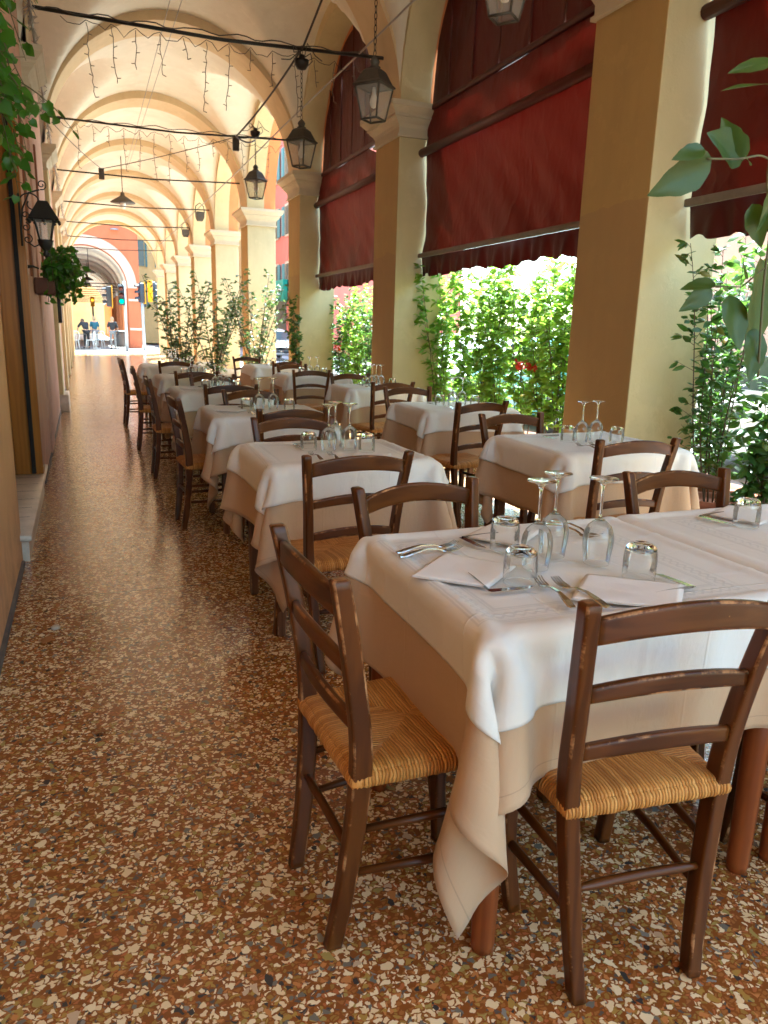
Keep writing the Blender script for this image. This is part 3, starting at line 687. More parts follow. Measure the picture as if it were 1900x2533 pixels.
# ------------------------------------------------------------ tablecloths: a small position-based drape solver
KB, KS = .28, .32
def drape(w, d, ox0, ox1, oy0, oy1, T, rot=0.0, boxes=(), seed=0, h=.026, steps=150, iters=9, corner=0):
    """table half sizes w,d centred on 0; overhangs each side; returns grid (n,m,3) and metric coords"""
    rg = np.random.default_rng(seed)
    hx = 2*w/round(2*w/h); hy = 2*d/round(2*d/h)      # grid lines fall exactly on the table edges
    xs = -w+hx*np.arange(-round(ox0/hx), round((2*w+ox1)/hx)+1); ys = -d+hy*np.arange(-round(oy0/hy), round((2*d+oy1)/hy)+1); n, m = len(xs), len(ys)
    X, Y = np.meshgrid(xs, ys, indexing='ij'); c, s = math.cos(rot), math.sin(rot)
    wk = corner*np.clip((-w+.08-X)/(ox0+.08), 0, 1)**1.3*np.clip((-d+.08-Y)/(oy0+.08), 0, 1)**1.3; X = X-wk; Y = Y-wk   # cloth cut longer at one corner
    RL = np.stack([X, Y], -1)
    P = np.stack([X*c-Y*s, X*s+Y*c, np.full_like(X, T+.012)], -1)
    # start with hanging parts already tipped down a little so nothing snags
    out = np.maximum(np.abs(P[..., 0])-w, 0)+np.maximum(np.abs(P[..., 1])-d, 0)
    P[..., 2] -= .25*out; P += rg.normal(0, .0006, P.shape)
    V = np.zeros_like(P); dt = .016; r = .006
    def solve(a, b, rest, k):
        D = P[b]-P[a]; L = np.linalg.norm(D, axis=-1, keepdims=True)+1e-9; C = (L-np.linalg.norm(RL[b]-RL[a], axis=-1, keepdims=True))/L
        D *= .5*k*C; P[a] += D; P[b] -= D
    sl = slice
    batches = []
    for st, k in ((1, 1.0), (2, KB)):
        for par in range(2):
            i0 = np.arange(n-st); i0 = i0[((i0//st) % 2) == par]
            batches.append(('x', i0, st, k)); j0 = np.arange(m-st); j0 = j0[((j0//st) % 2) == par]; batches.append(('y', j0, st, k))
    ii = np.arange(n-1); jj = np.arange(m-1)
    anc = np.stack([np.clip(X, -w, w), np.clip(Y, -d, d)], -1); rho = np.sqrt((X-anc[..., 0])**2+(Y-anc[..., 1])**2)
    A3 = np.stack([anc[..., 0]*c-anc[..., 1]*s, anc[..., 0]*s+anc[..., 1]*c, np.full_like(X, T)], -1)
    for step in range(steps):
        prev = P.copy(); V[..., 2] -= 9.8*dt; V *= .965; P += V*dt
        for it in range(iters):
            for ax, idx, st, k in batches:
                if ax == 'x': solve(np.ix_(idx, np.arange(m)), np.ix_(idx+st, np.arange(m)), st*h, k)
                else: solve(np.ix_(np.arange(n), idx), np.ix_(np.arange(n), idx+st), st*h, k)
            for pa in range(2):
                for pb in range(2):
                    a = ii[pa::2]; b_ = jj[pb::2]
                    solve(np.ix_(a, b_), np.ix_(a+1, b_+1), h*1.41421, KS); solve(np.ix_(a+1, b_), np.ix_(a, b_+1), h*1.41421, KS)
            # nothing may hang further from the table edge than its cloth is long
            Dv = P-A3; Ln = np.linalg.norm(Dv, axis=-1); f_ = np.where((rho > .001) & (Ln > rho*1.005), rho*1.005/(Ln+1e-9), 1.0); P = A3+Dv*f_[..., None]
            # table (rounded box) collision
            q = np.abs(P[..., :2])-np.array([w-r, d-r]); inside = (q[..., 0] < r+.002) & (q[..., 1] < r+.002) & (P[..., 2] < T) & (P[..., 2] > T-.5)
            dz = T-P[..., 2]; dx = r+.002-q[..., 0]; dy = r+.002-q[..., 1]
            mn = np.minimum(np.minimum(dx, dy), dz)
            up = inside & (dz <= mn+1e-9) & (dz < .06); sxm = inside & ~up & (dx <= dy); sym = inside & ~up & ~sxm
            P[..., 2] = np.where(up, T, P[..., 2])
            P[..., 0] = np.where(sxm, P[..., 0]+np.sign(P[..., 0])*dx, P[..., 0]); P[..., 1] = np.where(sym, P[..., 1]+np.sign(P[..., 1])*dy, P[..., 1])
            for (a0, a1, b0, b1, c1) in boxes:
                ins = (P[..., 0] > a0) & (P[..., 0] < a1) & (P[..., 1] > b0) & (P[..., 1] < b1) & (P[..., 2] < c1) & (P[..., 2] > c1-.09)
                P[..., 2] = np.where(ins, c1, P[..., 2])
            P[..., 2] = np.maximum(P[..., 2], .008)
        on = P[..., 2] > T-.002
        P[..., :2] = np.where(on[..., None], prev[..., :2], P[..., :2])     # friction on the table top
        V = (P-prev)/dt
    for _ in range(1):
        Q = P.copy(); Q[1:-1, 1:-1] = .5*P[1:-1, 1:-1]+.125*(P[2:, 1:-1]+P[:-2, 1:-1]+P[1:-1, 2:]+P[1:-1, :-2])
        top = P[..., 2] > T-.045; P = np.where(top[..., None], P, Q)
    return dict(P=P, xs=xs, ys=ys, hx=hx, hy=hy)
def catrom(A, t_, axis):
    n = A.shape[axis]; i = np.clip(np.floor(t_).astype(int), 0, n-2); f = t_-i
    g = lambda k: np.take(A, np.clip(i+k, 0, n-1), axis=axis)
    sh = [1]*A.ndim; sh[axis] = -1; f = f.reshape(sh)
    return .5*((2*g(0))+(-g(-1)+g(1))*f+(2*g(-1)-5*g(0)+4*g(1)-g(2))*f*f+(-g(-1)+3*g(0)-3*g(1)+g(2))*f**3)
def cloth_mesh(S_, name, mat, label, group, loc, a0=None, a1=None, b0=None, b1=None, off=0, rot=0, res=.014, flare=0, tip=0, crease=0):
    P, xs, ys, hx, hy = S_['P'], S_['xs'], S_['ys'], S_['hx'], S_['hy']
    if a0 is None: a0, a1, b0, b1 = xs[0], xs[-1], ys[0], ys[-1]
    na, nb = int((a1-a0)/res), int((b1-b0)/res)
    A = np.linspace(a0, a1, na); B = np.linspace(b0, b1, nb)
    if rot == 0:
        Q = catrom(catrom(P, (A-xs[0])/hx, 0), (B-ys[0])/hy, 1)
    else:
        AA, BB = np.meshgrid(A, B, indexing='ij'); wt = tip*np.clip(1-(AA-a0)/(a1-a0)*2.2, 0, 1)**2.5*np.clip(1-(BB-b0)/(b1-b0)*2.2, 0, 1)**2.5; AA = AA-wt; BB = BB-wt; c, s = math.cos(rot), math.sin(rot); ca, cb = (a0+a1)/2, (b0+b1)/2
        U = ca+(AA-ca)*c-(BB-cb)*s; Vv = cb+(AA-ca)*s+(BB-cb)*c
        # fine resampled grid then bilinear
        fx = np.linspace(0, len(xs)-1, len(xs)*3); fy = np.linspace(0, len(ys)-1, len(ys)*3)
        FP = catrom(catrom(P, fx, 0), fy, 1); gu = np.clip((U-xs[0])/hx/(len(xs)-1)*(len(fx)-1), 0, len(fx)-1.001); gv = np.clip((Vv-ys[0])/hy/(len(ys)-1)*(len(fy)-1), 0, len(fy)-1.001)
        iu, iv = gu.astype(int), gv.astype(int); fu, fv = (gu-iu)[..., None], (gv-iv)[..., None]
        Q = FP[iu, iv]*(1-fu)*(1-fv)+FP[iu+1, iv]*fu*(1-fv)+FP[iu, iv+1]*(1-fu)*fv+FP[iu+1, iv+1]*fu*fv
    if off:
        du = np.gradient(Q, axis=0); dv = np.gradient(Q, axis=1); nn = np.cross(du, dv); nn /= np.linalg.norm(nn, axis=-1, keepdims=True)+1e-9
        for _ in range(3):
            nn[1:-1, 1:-1] = (nn[1:-1, 1:-1]*2+nn[2:, 1:-1]+nn[:-2, 1:-1]+nn[1:-1, 2:]+nn[1:-1, :-2])/6
        ed = np.minimum(np.minimum(A-a0, a1-A)[:, None], np.minimum(B-b0, b1-B)[None, :]); hang = Q[..., 2] < Q[..., 2].max()-.02
        o_ = off+flare*np.clip(1-ed/.16, 0, 1)*hang*(1+.5*np.sin(A*13+off*50)[:, None]+.5*np.sin(B*11)[None, :])
        if crease:
            ca_, cb_ = (a0+a1)/2, (b0+b1)/2
            for q in (-.34, 0, .34): o_ = o_+crease*np.exp(-((A-ca_-q*1.0)/.0075)**2)[:, None]*(1+.3*np.sin(B*23)[None, :])
            for q in (-.17, .17): o_ = o_+crease*np.exp(-((B-cb_-q)/.0075)**2)[None, :]*(1+.3*np.sin(A*19)[:, None])
        Q = Q+nn*o_[..., None]
    AA, BB = np.meshgrid(A-(a0+a1)/2, B-(b0+b1)/2, indexing='ij')
    b = MB(); b.grid(Q, True, np.stack([AA, BB], -1)); o = b.build(name, mat)
    o.location = loc; o['label'] = label; o['category'] = 'tablecloth'; o['group'] = group
    md = o.modifiers.new('solid', 'SOLIDIFY'); md.thickness = .0012; md.offset = 0
    return o
GT, GW = 'tan under-cloths hanging from the tables', 'white top cloths on the tables'
T0 = .767
# nearest table
make_table(.70, 1.55, 1.15, 1.89, 'nearest table, red-brown round legs showing under long tan cloth', 'wood_red', True)
cx0, cy0 = 1.125, 1.52
S0 = drape(.425, .37, .335, .12, .325, .36, T0, 0, seed=3, steps=180, corner=.16)
cloth_mesh(S0, 'tan_tablecloth', 'tan_cloth', 'tan under-cloth of the nearest table, its long corner hanging almost to the floor', GT, (cx0, cy0, 0))
cloth_mesh(S0, 'white_tablecloth', 'white_cloth', 'large white damask cloth on the nearest table laid with forks, knives and glasses', GW, (cx0, cy0, 0), -.545, .432, -.525, .50, .003, R(-1.3), flare=.003, tip=.05, res=.0075, crease=.0016)
make_table(1.565, 2.42, 1.15, 1.89, 'table joined to the right of the nearest one, cut off by the picture edge', 'wood_red', True)
S1 = drape(.42, .37, .05, .33, .33, .36, T0, 0, seed=5, steps=110)
cloth_mesh(S1, 'tan_tablecloth', 'tan_cloth', 'tan under-cloth of the table at the right picture edge', GT, (1.995, cy0, 0))
cloth_mesh(S1, 'white_tablecloth', 'white_cloth', 'white damask cloth of the table at the right picture edge, meeting the nearest cloth', GW, (1.995, cy0, .0015), -.437, .56, -.52, .50, .0045, R(.6), flare=.004, res=.0075, crease=.0016)
VAR = []
def rowtable(x0, y0, wx, dy, who, var, rot=0):
    cx_, cy_ = x0+wx/2, y0+dy/2
    t_ = make_table(-wx/2, wx/2, -dy/2, dy/2, 'wooden table under the cloths, '+who); t_.location = (cx_, cy_, 0); t_.rotation_euler = (0, 0, rot)
    while len(VAR) <= var:
        k = len(VAR); VAR.append(drape(.375, .335, .34+.03*(k % 2), .36, .34+.03*((k+1) % 2), .36, T0, R([.6, -.5, .8][k]), seed=21+k, h=.03, steps=130, iters=8, corner=.09))
    SS = VAR[var]
    o = cloth_mesh(SS, 'tan_tablecloth', 'tan_cloth', 'tan under-cloth on the '+who, GT, (cx_, cy_, 0), res=.022); o.rotation_euler = (0, 0, rot); o.scale = (wx/.75, dy/.67, 1)
    o = cloth_mesh(SS, 'white_tablecloth', 'white_cloth', 'white cloth on the '+who, GW, (cx_, cy_, 0), -.52, .50, -.48, .47, .005, R([-2.5, 3, -1.5][var]), res=.012, flare=.006, tip=.06, crease=.002); o.rotation_euler = (0, 0, rot); o.scale = (wx/.75, dy/.67, 1)
AIS = [(.70, 3.00, .76, .67, 'second table of the aisle row', 0), (.77, 4.76, .76, .72, 'third table of the aisle row', 1), (.75, 6.58, .76, .75, 'fourth table of the aisle row', 2),
       (.79, 8.45, .76, .75, 'fifth table of the aisle row', 0), (.78, 10.85, .78, .78, 'last table of the aisle row', 1)]
PLA = [(2.14, 3.00, .78, .70, 'second table beside the plants', 2), (2.32, 4.96, .76, .66, 'third table beside the plants', 0), (2.42, 6.95, .76, .66, 'fourth table beside the plants', 1),
       (2.30, 8.95, .78, .62, 'fifth table beside the plants', 2), (2.36, 11.1, .80, .75, 'last table beside the plants', 0)]
for a in AIS+PLA: rowtable(*a)

# ------------------------------------------------------------ tableware
ZT = T0+.0125
def wine_glass():
    t = thing('wine_glass', (0, 0, 0), '', 'wine glass', 'upturned wine glasses')
    # upturned: rim on the cloth, foot on top; height .218
    b = MB(); b.lathe([(.0312, 0), (.0318, .0006), (.034, .02), (.0375, .045), (.0385, .065), (.036, .082), (.029, .098), (.018, .108), (.010, .1125), (.0, .1135)], 40)
    b.f = [f for f in b.f if len(f) == 4]; b.sm = [True]*len(b.f); b.build('bowl', 'thinglass', t)
    b = MB(); b.tube([(.0313*math.cos(a_), .0313*math.sin(a_), .0006) for a_ in np.linspace(0, 2*PI, 41)], .0006, 6, cap=False); fixn(b.build('rim', 'glass', t)); b = MB(); b.lathe([(0, .1125), (.009, .1118), (.013, .1125), (.006, .1165), (.0045, .119), (0, .119)], 24); fixn(b.build('knop', 'glass', t))
    b = MB(); b.lathe([(0, .1182), (.0045, .1182), (.0036, .13), (.0034, .17), (.0042, .196), (.009, .207), (.024, .2135), (.0352, .2165), (.0358, .2178), (.0352, .2186), (.012, .2176), (0, .2172)], 32); fixn(b.build('stem_and_foot', 'glass', t))
    return t
def tumbler():
    t = thing('tumbler', (0, 0, 0), '', 'tumbler', 'upturned glass tumblers')
    b = MB(); b.lathe([(.0372, 0), (.0388, .02), (.0392, .045), (.0378, .063), (.0355, .0725)], 40); b.f = [f for f in b.f if len(f) == 4]; b.sm = [True]*len(b.f); b.build('wall', 'thinglass', t)
    b = MB(); b.lathe([(0, .070), (.022, .0695), (.032, .0685), (.0362, .0695), (.0358, .073), (.033, .0785), (.027, .0845), (.022, .0855), (.018, .0835), (0, .082)], 40); fixn(b.build('thick_base', 'glass', t))
    b = MB(); b.tube([(.0372*math.cos(a_), .0372*math.sin(a_), .0007) for a_ in np.linspace(0, 2*PI, 41)], .0007, 6, cap=False); fixn(b.build('rim', 'glass', t)); return t
def fork():
    t = thing('fork', (0, 0, 0), '', 'fork', 'steel forks')   # along +Y, tines at the +Y end, length .195
    def ribbon(b, pts, th=.0018):
        n = len(pts); vs = []; fs = []
        for (y, x, w_, z) in pts: vs += [(x-w_, y, z), (x+w_, y, z), (x+w_*.8, y, z+th), (x-w_*.8, y, z+th)]
        for i in range(n-1):
            for k in range(4): fs.append((i*4+k, i*4+(k+1) % 4, i*4+4+(k+1) % 4, i*4+4+k))
        fs += [(3, 2, 1, 0), tuple((n-1)*4+k for k in range(4))]; b.add(vs, fs, None, False)
    b = MB(); ribbon(b, [(-.095, 0, .006, .004), (-.085, 0, .0095, .004), (-.06, 0, .009, .008), (-.02, 0, .0048, .013), (.02, 0, .0035, .009), (.038, 0, .0045, .003)], .0025); b.build('handle', 'steel', t)
    b = MB(); ribbon(b, [(.036, 0, .0045, .003), (.045, 0, .010, .0008), (.056, 0, .0125, .0006)])
    for q in (-1.5, -.5, .5, 1.5): ribbon(b, [(.054, q*.0068, .0022, .0006), (.08, q*.0066, .0017, .003), (.098, q*.0064, .0011, .010)])
    b.build('tines', 'steel', t); return t
def knife():
    t = thing('knife', (0, 0, 0), '', 'knife', 'steel knives')   # along +Y, blade at +Y
    b = MB(); b.loft([(-.11, .0, .004), (-.108, 0, .0045), (-.08, 0, .0048), (-.02, 0, .0044), (0, 0, .004)], [(.006, .0025), (.0085, .0035), (.0092, .0042), (.0068, .0036), (.005, .003)], .002, 'y'); b.build('handle', 'steel', t)
    b = MB(); n = 9; vs = []; fs = []
    for k in range(n):
        u = k/(n-1); y = .11*u; w_ = .0095*(1-.1*u) if u < .8 else .0086*math.sqrt(max(.02, 1-((u-.8)/.2)**2)); vs += [(-.005, y, .0022), (-.005+2*w_*.95, y, .003), (-.005+2*w_*.95, y, .0038), (-.005, y, .0042)]
    for i in range(n-1):
        for k in range(4): fs.append((i*4+k, i*4+(k+1) % 4, i*4+4+(k+1) % 4, i*4+4+k))
    fs += [(3, 2, 1, 0), tuple((n-1)*4+k for k in range(4))]; b.add(vs, fs, None, False); b.build('blade', 'steel', t); return t
PROTO = {}
def put(kind, x, y, rz, label, z=None):
    z = ZT if z is None else z
    mk = dict(wine=wine_glass, tum=tumbler, fork=fork, knife=knife)[kind]
    if kind not in PROTO:
        o = PROTO[kind] = mk(); o.location = (x, y, z); o.rotation_euler = (0, 0, rz); o['label'] = label; return o
    return dup(PROTO[kind], (x, y, z), rz, label)
def between(kind, a, b_, label, dz=0):      # a = handle end, b = tip end
    d_ = Vector((b_[0]-a[0], b_[1]-a[1])); put(kind, (a[0]+b_[0])/2, (a[1]+b_[1])/2, math.atan2(-d_.x, d_.y), label, ZT+dz)
put('wine', 1.000, 1.480, 0, 'nearest-left wine glass of the three upturned on the nearest table')
put('wine', 1.099, 1.556, 0, 'rearmost wine glass of the three upturned on the nearest table')
put('wine', 1.172, 1.469, 0, 'rightmost wine glass of the three upturned on the nearest table')
put('tum', 1.012, 1.649, 0, 'upturned tumbler furthest back on the nearest table, behind the napkin corner')
put('tum', .903, 1.395, 0, 'upturned tumbler at the end of the folded napkin, left front of the wine glasses')
put('tum', 1.198, 1.342, 0, 'upturned tumbler in front right of the wine glasses on the nearest table')
put('tum', 1.876, 1.66, 0, 'upturned tumbler on the table at the right picture edge')
between('knife', (.946, 1.875), (.959, 1.665), 'knife at the far edge of the nearest table, its blade over the fork tines')
between('fork', (.705, 1.668), (.902, 1.708), 'upper fork of the pair pointing right on the left side of the nearest table', .004)
between('fork', (.705, 1.645), (.900, 1.680), 'lower fork of the pair pointing right on the left side of the nearest table')
between('knife', (.692, 1.371), (.915, 1.352), 'knife lying left to right in front of the folded napkin on the nearest table')
between('fork', (.918, 1.205), (.952, 1.398), 'left fork of the pair with tines away from us, by the front chair post')
between('fork', (.992, 1.185), (.988, 1.380), 'right fork of the pair with tines away from us, partly under the napkin')
between('knife', (1.276, 1.135), (1.255, 1.345), 'knife to the right of the front napkin on the nearest table')
between('knife', (1.806, 1.894), (1.835, 1.683), 'knife beside the napkin on the table at the right picture edge')
between('fork', (1.262, 1.84), (1.315, 1.652), 'left fork seen through the wine glasses on the nearest table')
between('fork', (1.300, 1.86), (1.340, 1.672), 'right fork seen behind the wine glasses on the nearest table')
def napkin(P4, label, z=0):
    """folded napkin: four corners (x,y) -> stack of three soft layers with rounded folded edge"""
    t = thing('napkin', (sum(p[0] for p in P4)/4, sum(p[1] for p in P4)/4, ZT+z), label, 'napkin', 'folded white napkins')
    c = Vector((sum(p[0] for p in P4)/4, sum(p[1] for p in P4)/4))
    for L, sc, off in ((0, 1.0, 0), (1, .985, .004), (2, .97, -.003)):
        n = 22; P = np.zeros((n, n, 3))
        for i in range(n):
            for j in range(n):
                u, v = i/(n-1), j/(n-1)
                p = Vector(P4[0])*(1-u)*(1-v)+Vector(P4[1])*u*(1-v)+Vector(P4[2])*u*v+Vector(P4[3])*(1-u)*v
                q = (p-c)*sc*1.1; e = min(u, v, 1-u, 1-v)
                P[i, j] = (q.x+off, q.y+off*.5, (.0008+L*.0017)+.0015*(1-(1-min(1, e/.12))**2)+.0022*math.sin(u*7+L)*math.sin(v*6+L*2)*min(1, e*6))
        uv = np.stack(np.meshgrid(np.linspace(0, .2, n), np.linspace(0, .2, n), indexing='ij'), -1)
        o = MB().grid(P, True, uv).build('layer', 'napkin', t); md = o.modifiers.new('solid', 'SOLIDIFY'); md.thickness = .0011; md.offset = 0
    return t
napkin([(.690, 1.505), (.815, 1.392), (.945, 1.500), (.838, 1.640)], 'napkin between the fork pair and the long knife on the nearest table')
napkin([(.962, 1.262), (1.136, 1.150), (1.250, 1.262), (1.090, 1.385)], 'napkin in front of the wine glasses, beside the two forks with tines away')
napkin([(.975, 1.780), (1.06, 1.66), (1.22, 1.79), (1.12, 1.885)], 'napkin behind the rear tumbler at the far edge of the nearest table')
napkin([(1.875, 1.80), (1.93, 1.66), (2.12, 1.74), (2.04, 1.88)], 'napkin beside the tumbler on the table at the right picture edge')
# the other tables: glasses in the middle, cutlery at two places
def setting(x0, y0, wx, dy, who, k):
    cx_, cy_ = x0+wx/2, y0+dy/2; rg = random.Random(50+k)
    j = lambda s=.012: rg.uniform(-s, s)
    put('wine', cx_-.035+j(), cy_-.02+j(), 0, 'left wine glass of the middle pair upturned on the '+who)
    put('wine', cx_+.075+j(), cy_+.01+j(), 0, 'right wine glass of the middle pair upturned on the '+who)
    put('tum', cx_-.115+j(), cy_+.02+j(), 0, 'left upturned tumbler on the '+who)
    put('tum', cx_+.15+j(), cy_-.06+j(), 0, 'right upturned tumbler on the '+who)
    if k in (0, 2, 4, 7): put('wine', cx_+.03+j(), cy_+.10+j(), 0, 'rearmost wine glass of the three upturned on the '+who)
    y = y0+.06; x = cx_-.12
    between('fork', (x+.05, y+j()), (x+.06+j(), y+.19), 'right fork of the front pair on the '+who)
    between('fork', (x-.02, y+j()), (x-.015+j(), y+.19), 'left fork of the front pair on the '+who)
    between('knife', (cx_-.15, y0+dy-.03), (cx_-.12+j(), y0+dy-.24), 'knife at the far edge of the '+who)
    napkin([(cx_+.0, y0+.06), (cx_+.16, y0+.03), (cx_+.21, y0+.16), (cx_+.06, y0+.22)], 'front napkin on the '+who)
    if k in (1, 2): napkin([(x0+.05, cy_-.02), (x0+.17, cy_-.10), (x0+.25, cy_+.03), (x0+.13, cy_+.12)], 'left-hand napkin on the '+who)
for k, a in enumerate(AIS+PLA): setting(*a[:5], k)

# ------------------------------------------------------------ lanterns
def lantern(x, y, zbot, ztop_chain, label, sc=1.0, rz=PI/4, chain_to=None, cap_='hanging lantern'):
    t = thing('hanging_lantern', (x, y, zbot), label, cap_, 'old iron lanterns hung under the arches', rz)
    H1 = .245*sc; w0 = .070*sc; w1 = .112*sc
    fr = MB()
    for sx in (-1, 1):
        for sy in (-1, 1): fr.tube([(sx*w0, sy*w0, 0), (sx*w1, sy*w1, H1)], .008*sc, 6)
    for w_, z_ in ((w0, 0), (w1, H1)):
        c4 = [(w_, w_, z_), (-w_, w_, z_), (-w_, -w_, z_), (w_, -w_, z_)]
        for q in range(4): fr.tube([c4[q], c4[(q+1) % 4]], .009*sc, 6)
    fr.build('frame', 'lantern', t)
    for q in range(4):
        a = q*PI/2; c, s = math.cos(a), math.sin(a)
        pts = [(-w0, w0, .004), (w0, w0, .004), (w1, w1, H1-.004), (-w1, w1, H1-.004)]
        MB().add([(c*X-s*Y, s*X+c*Y, Z) for X, Y, Z in pts], [(0, 1, 2, 3)]).build('pane', 'pane', t)
    rf = MB(); q2 = math.sqrt(2)
    rf.lathe([(w1*q2*1.13, H1), (w1*q2*1.15, H1+.010*sc), (w1*q2*.97, H1+.03*sc), (w1*q2*.62, H1+.115*sc), (w1*q2*.40, H1+.135*sc)], 4, smooth=False, sq=True)
    rf.lathe([(.045*sc, H1+.13*sc), (.05*sc, H1+.145*sc), (.032*sc, H1+.155*sc), (.036*sc, H1+.17*sc), (.042*sc, H1+.185*sc), (.030*sc, H1+.205*sc), (.008*sc, H1+.225*sc), (0, H1+.23*sc)], 16)
    rf.build('roof', 'lantern', t)
    b = MB(); b.lathe([(.014*sc, H1-.0), (.016*sc, H1-.05*sc), (.030*sc, H1-.09*sc), (.034*sc, H1-.12*sc), (.024*sc, H1-.15*sc), (0, H1-.16*sc)], 14); b.build('bulb', 'bulb', t)
    if ztop_chain:
        b = MB(); z = H1+.22*sc; k = 0; zt = ztop_chain-zbot
        while z < zt:
            e = min(.05, zt-z+.01); r = .012
            pts = [(r*math.cos(a)*(1 if k % 2 else 0), r*math.cos(a)*(0 if k % 2 else 1), z+.025+.028*math.sin(a)) for a in np.linspace(0, 2*PI, 9)]
            b.tube(pts, .0035, 4, cap=False); z += .045; k += 1
        b.build('chain', 'black_metal', t)
    return t
lantern(2.345, 6.3, 3.02, 5.62, 'large iron lantern hanging in front of the capital between the two awnings', 1.0, R(38))
lantern(2.56, 4.60, 3.24, 5.62, 'nearest iron lantern, cut off by the top of the picture, before the awning', 1.0, R(38))
lantern(2.385, 8.66, 3.08, 4.24, 'iron lantern hanging from the nearest tie rod, left of the torn awning', 1.02, R(40))
lantern(2.77, 12.81, 3.37, 4.26, 'iron lantern with paler panes hanging from the second tie rod before the open arch', 1.08, R(40))
def ironball(x, y, z, label):
    t = thing('cable_junction', (x, y, z), label, 'junction box', 'iron junction boxes on the tie rods')
    b = MB(); b.lathe([(0, -.10), (.05, -.085), (.075, -.04), (.08, 0), (.03, .02), (.03, .05), (0, .055)], 14); b.build('body', 'black_metal', t)
    b = MB()
    for k in range(4):
        a = k*1.7; b.tube([(.03, 0, .03), (.10*math.cos(a), .10*math.sin(a), .08+.02*k), (.16*math.cos(a+.5), .16*math.sin(a+.5), .03), (.22*math.cos(a+1), .22*math.sin(a+1), .01)], .006, 5)
    b.build('wires', 'cable', t); return t
ironball(2.385, 8.66, 4.14, 'black junction box on the nearest tie rod above a lantern')
ironball(2.77, 12.81, 4.36, 'black junction box with loops above the second tie rod')
# small basket lamps on far rods
for x, y, z, lb in ((3.05, 20.9, 3.98, 'small dark flood lamp under the fourth tie rod'), (3.2, 25.0, 4.00, 'small pale flood lamp under the fifth tie rod')):
    t = thing('flood_lamp', (x, y, z), lb, 'lamp', 'small lamps on the tie rods')
    MB().lathe([(.09, 0), (.14, .08), (.15, .20), (.13, .22)], 4, smooth=False, sq=True).build('housing', 'lantern', t)
    MB().tube([(-.12, 0, .2), (-.10, 0, .36), (0, 0, .44), (.10, 0, .36), (.12, 0, .2)], .012, 6).build('bracket', 'black_metal', t)
for x, y, lb in ((1.28, 22.8, 'pendant lamp with a wide metal shade under the crown of the vault'),):
    t = thing('pendant_lamp', (x, y, 4.45), lb, 'lamp')
    MB().lathe([(.33, .08), (.32, .10), (.16, .20), (.06, .26), (.05, .34), (.0, .36)], 24).build('shade', 'lantern', t)
    MB().lathe([(.0, -.08), (.05, -.06), (.075, 0), (.07, .08), (.04, .14)], 16).build('bulb', 'bulb', t)
    MB().tube([(0, 0, .35), (0, 0, 1.25)], .012, 6).build('rod', 'black_metal', t)
# cables
def cable(name, pts, r, mat, label, cat='cable', n=5, sag=0):
    out = []
    for a, b_ in zip(pts, pts[1:]):
        L = (Vector(b_)-Vector(a)).length
        for k in range(12): u = k/12; p = Vector(a).lerp(Vector(b_), u); p.z -= sag*4*u*(1-u); out.append(tuple(p))
    out.append(tuple(pts[-1])); o = MB().tube(out, r, n).build(name, mat); tag(o, label, cat); return o
cable('cable', [(3.04, 4.2, 4.33), (3.03, 12, 4.3), (3.03, 20.2, 4.3), (2.95, 36.5, 4.3)], .011, 'graycable', 'long grey cable running below the street arches, past the lanterns', sag=.02)
cable('cable', [(1.33, 4.0, 5.36), (1.33, 11.2, 5.40), (1.38, 22.4, 5.36)], .006, 'graycable', 'left one of the twin wires along the crown of the vault', sag=.0)
cable('cable', [(1.47, 4.0, 5.36), (1.47, 11.1, 5.40), (1.43, 22.4, 5.36)], .006, 'graycable', 'right one of the twin wires along the crown of the vault', sag=.0)
cable('cable', [(2.5, 6.4, 5.35), (2.39, 8.6, 4.26), (2.1, 10.9, 3.82), (2.75, 12.75, 4.22)], .012, 'cable', 'black cable slung from the vault over the nearest rod to the second lantern', sag=.05)
cable('cable', [(-.2, 12.5, 4.08), (.55, 16.2, 4.18), (2.42, 12.6, 4.2), (2.75, 12.8, 4.3)], .007, 'cable', 'thin wire carrying two small black boxes between the rods', sag=.03)
for x, y, z, lb in ((.55, 16.2, 4.09, 'small black box hanging on a thin wire at the left'), (2.42, 12.6, 4.1, 'small grey box hanging on a thin wire at the right')):
    tag(MB().box(-.05, .05, -.03, .03, -.10, .10, .008).build('speaker_box', 'cable'), lb, 'box', 'small boxes on the thin wire').location = (x, y, z)
for y, sd_ in ((8.62, 1), (12.78, 2)):
    rg = random.Random(sd_); pts = [(-.2+3.6*k_/40, y+.024*math.cos(k_*1.3), 4.212+.085*k_/40+.014*math.sin(k_*1.3)+rg.uniform(-.010, .003)) for k_ in range(41)]
    tag(MB().tube(pts, .006, 5).build('cable', 'cable'), ['cable twisted round the nearest tie rod', 'cable twisted round the second tie rod'][sd_-1], 'cable')
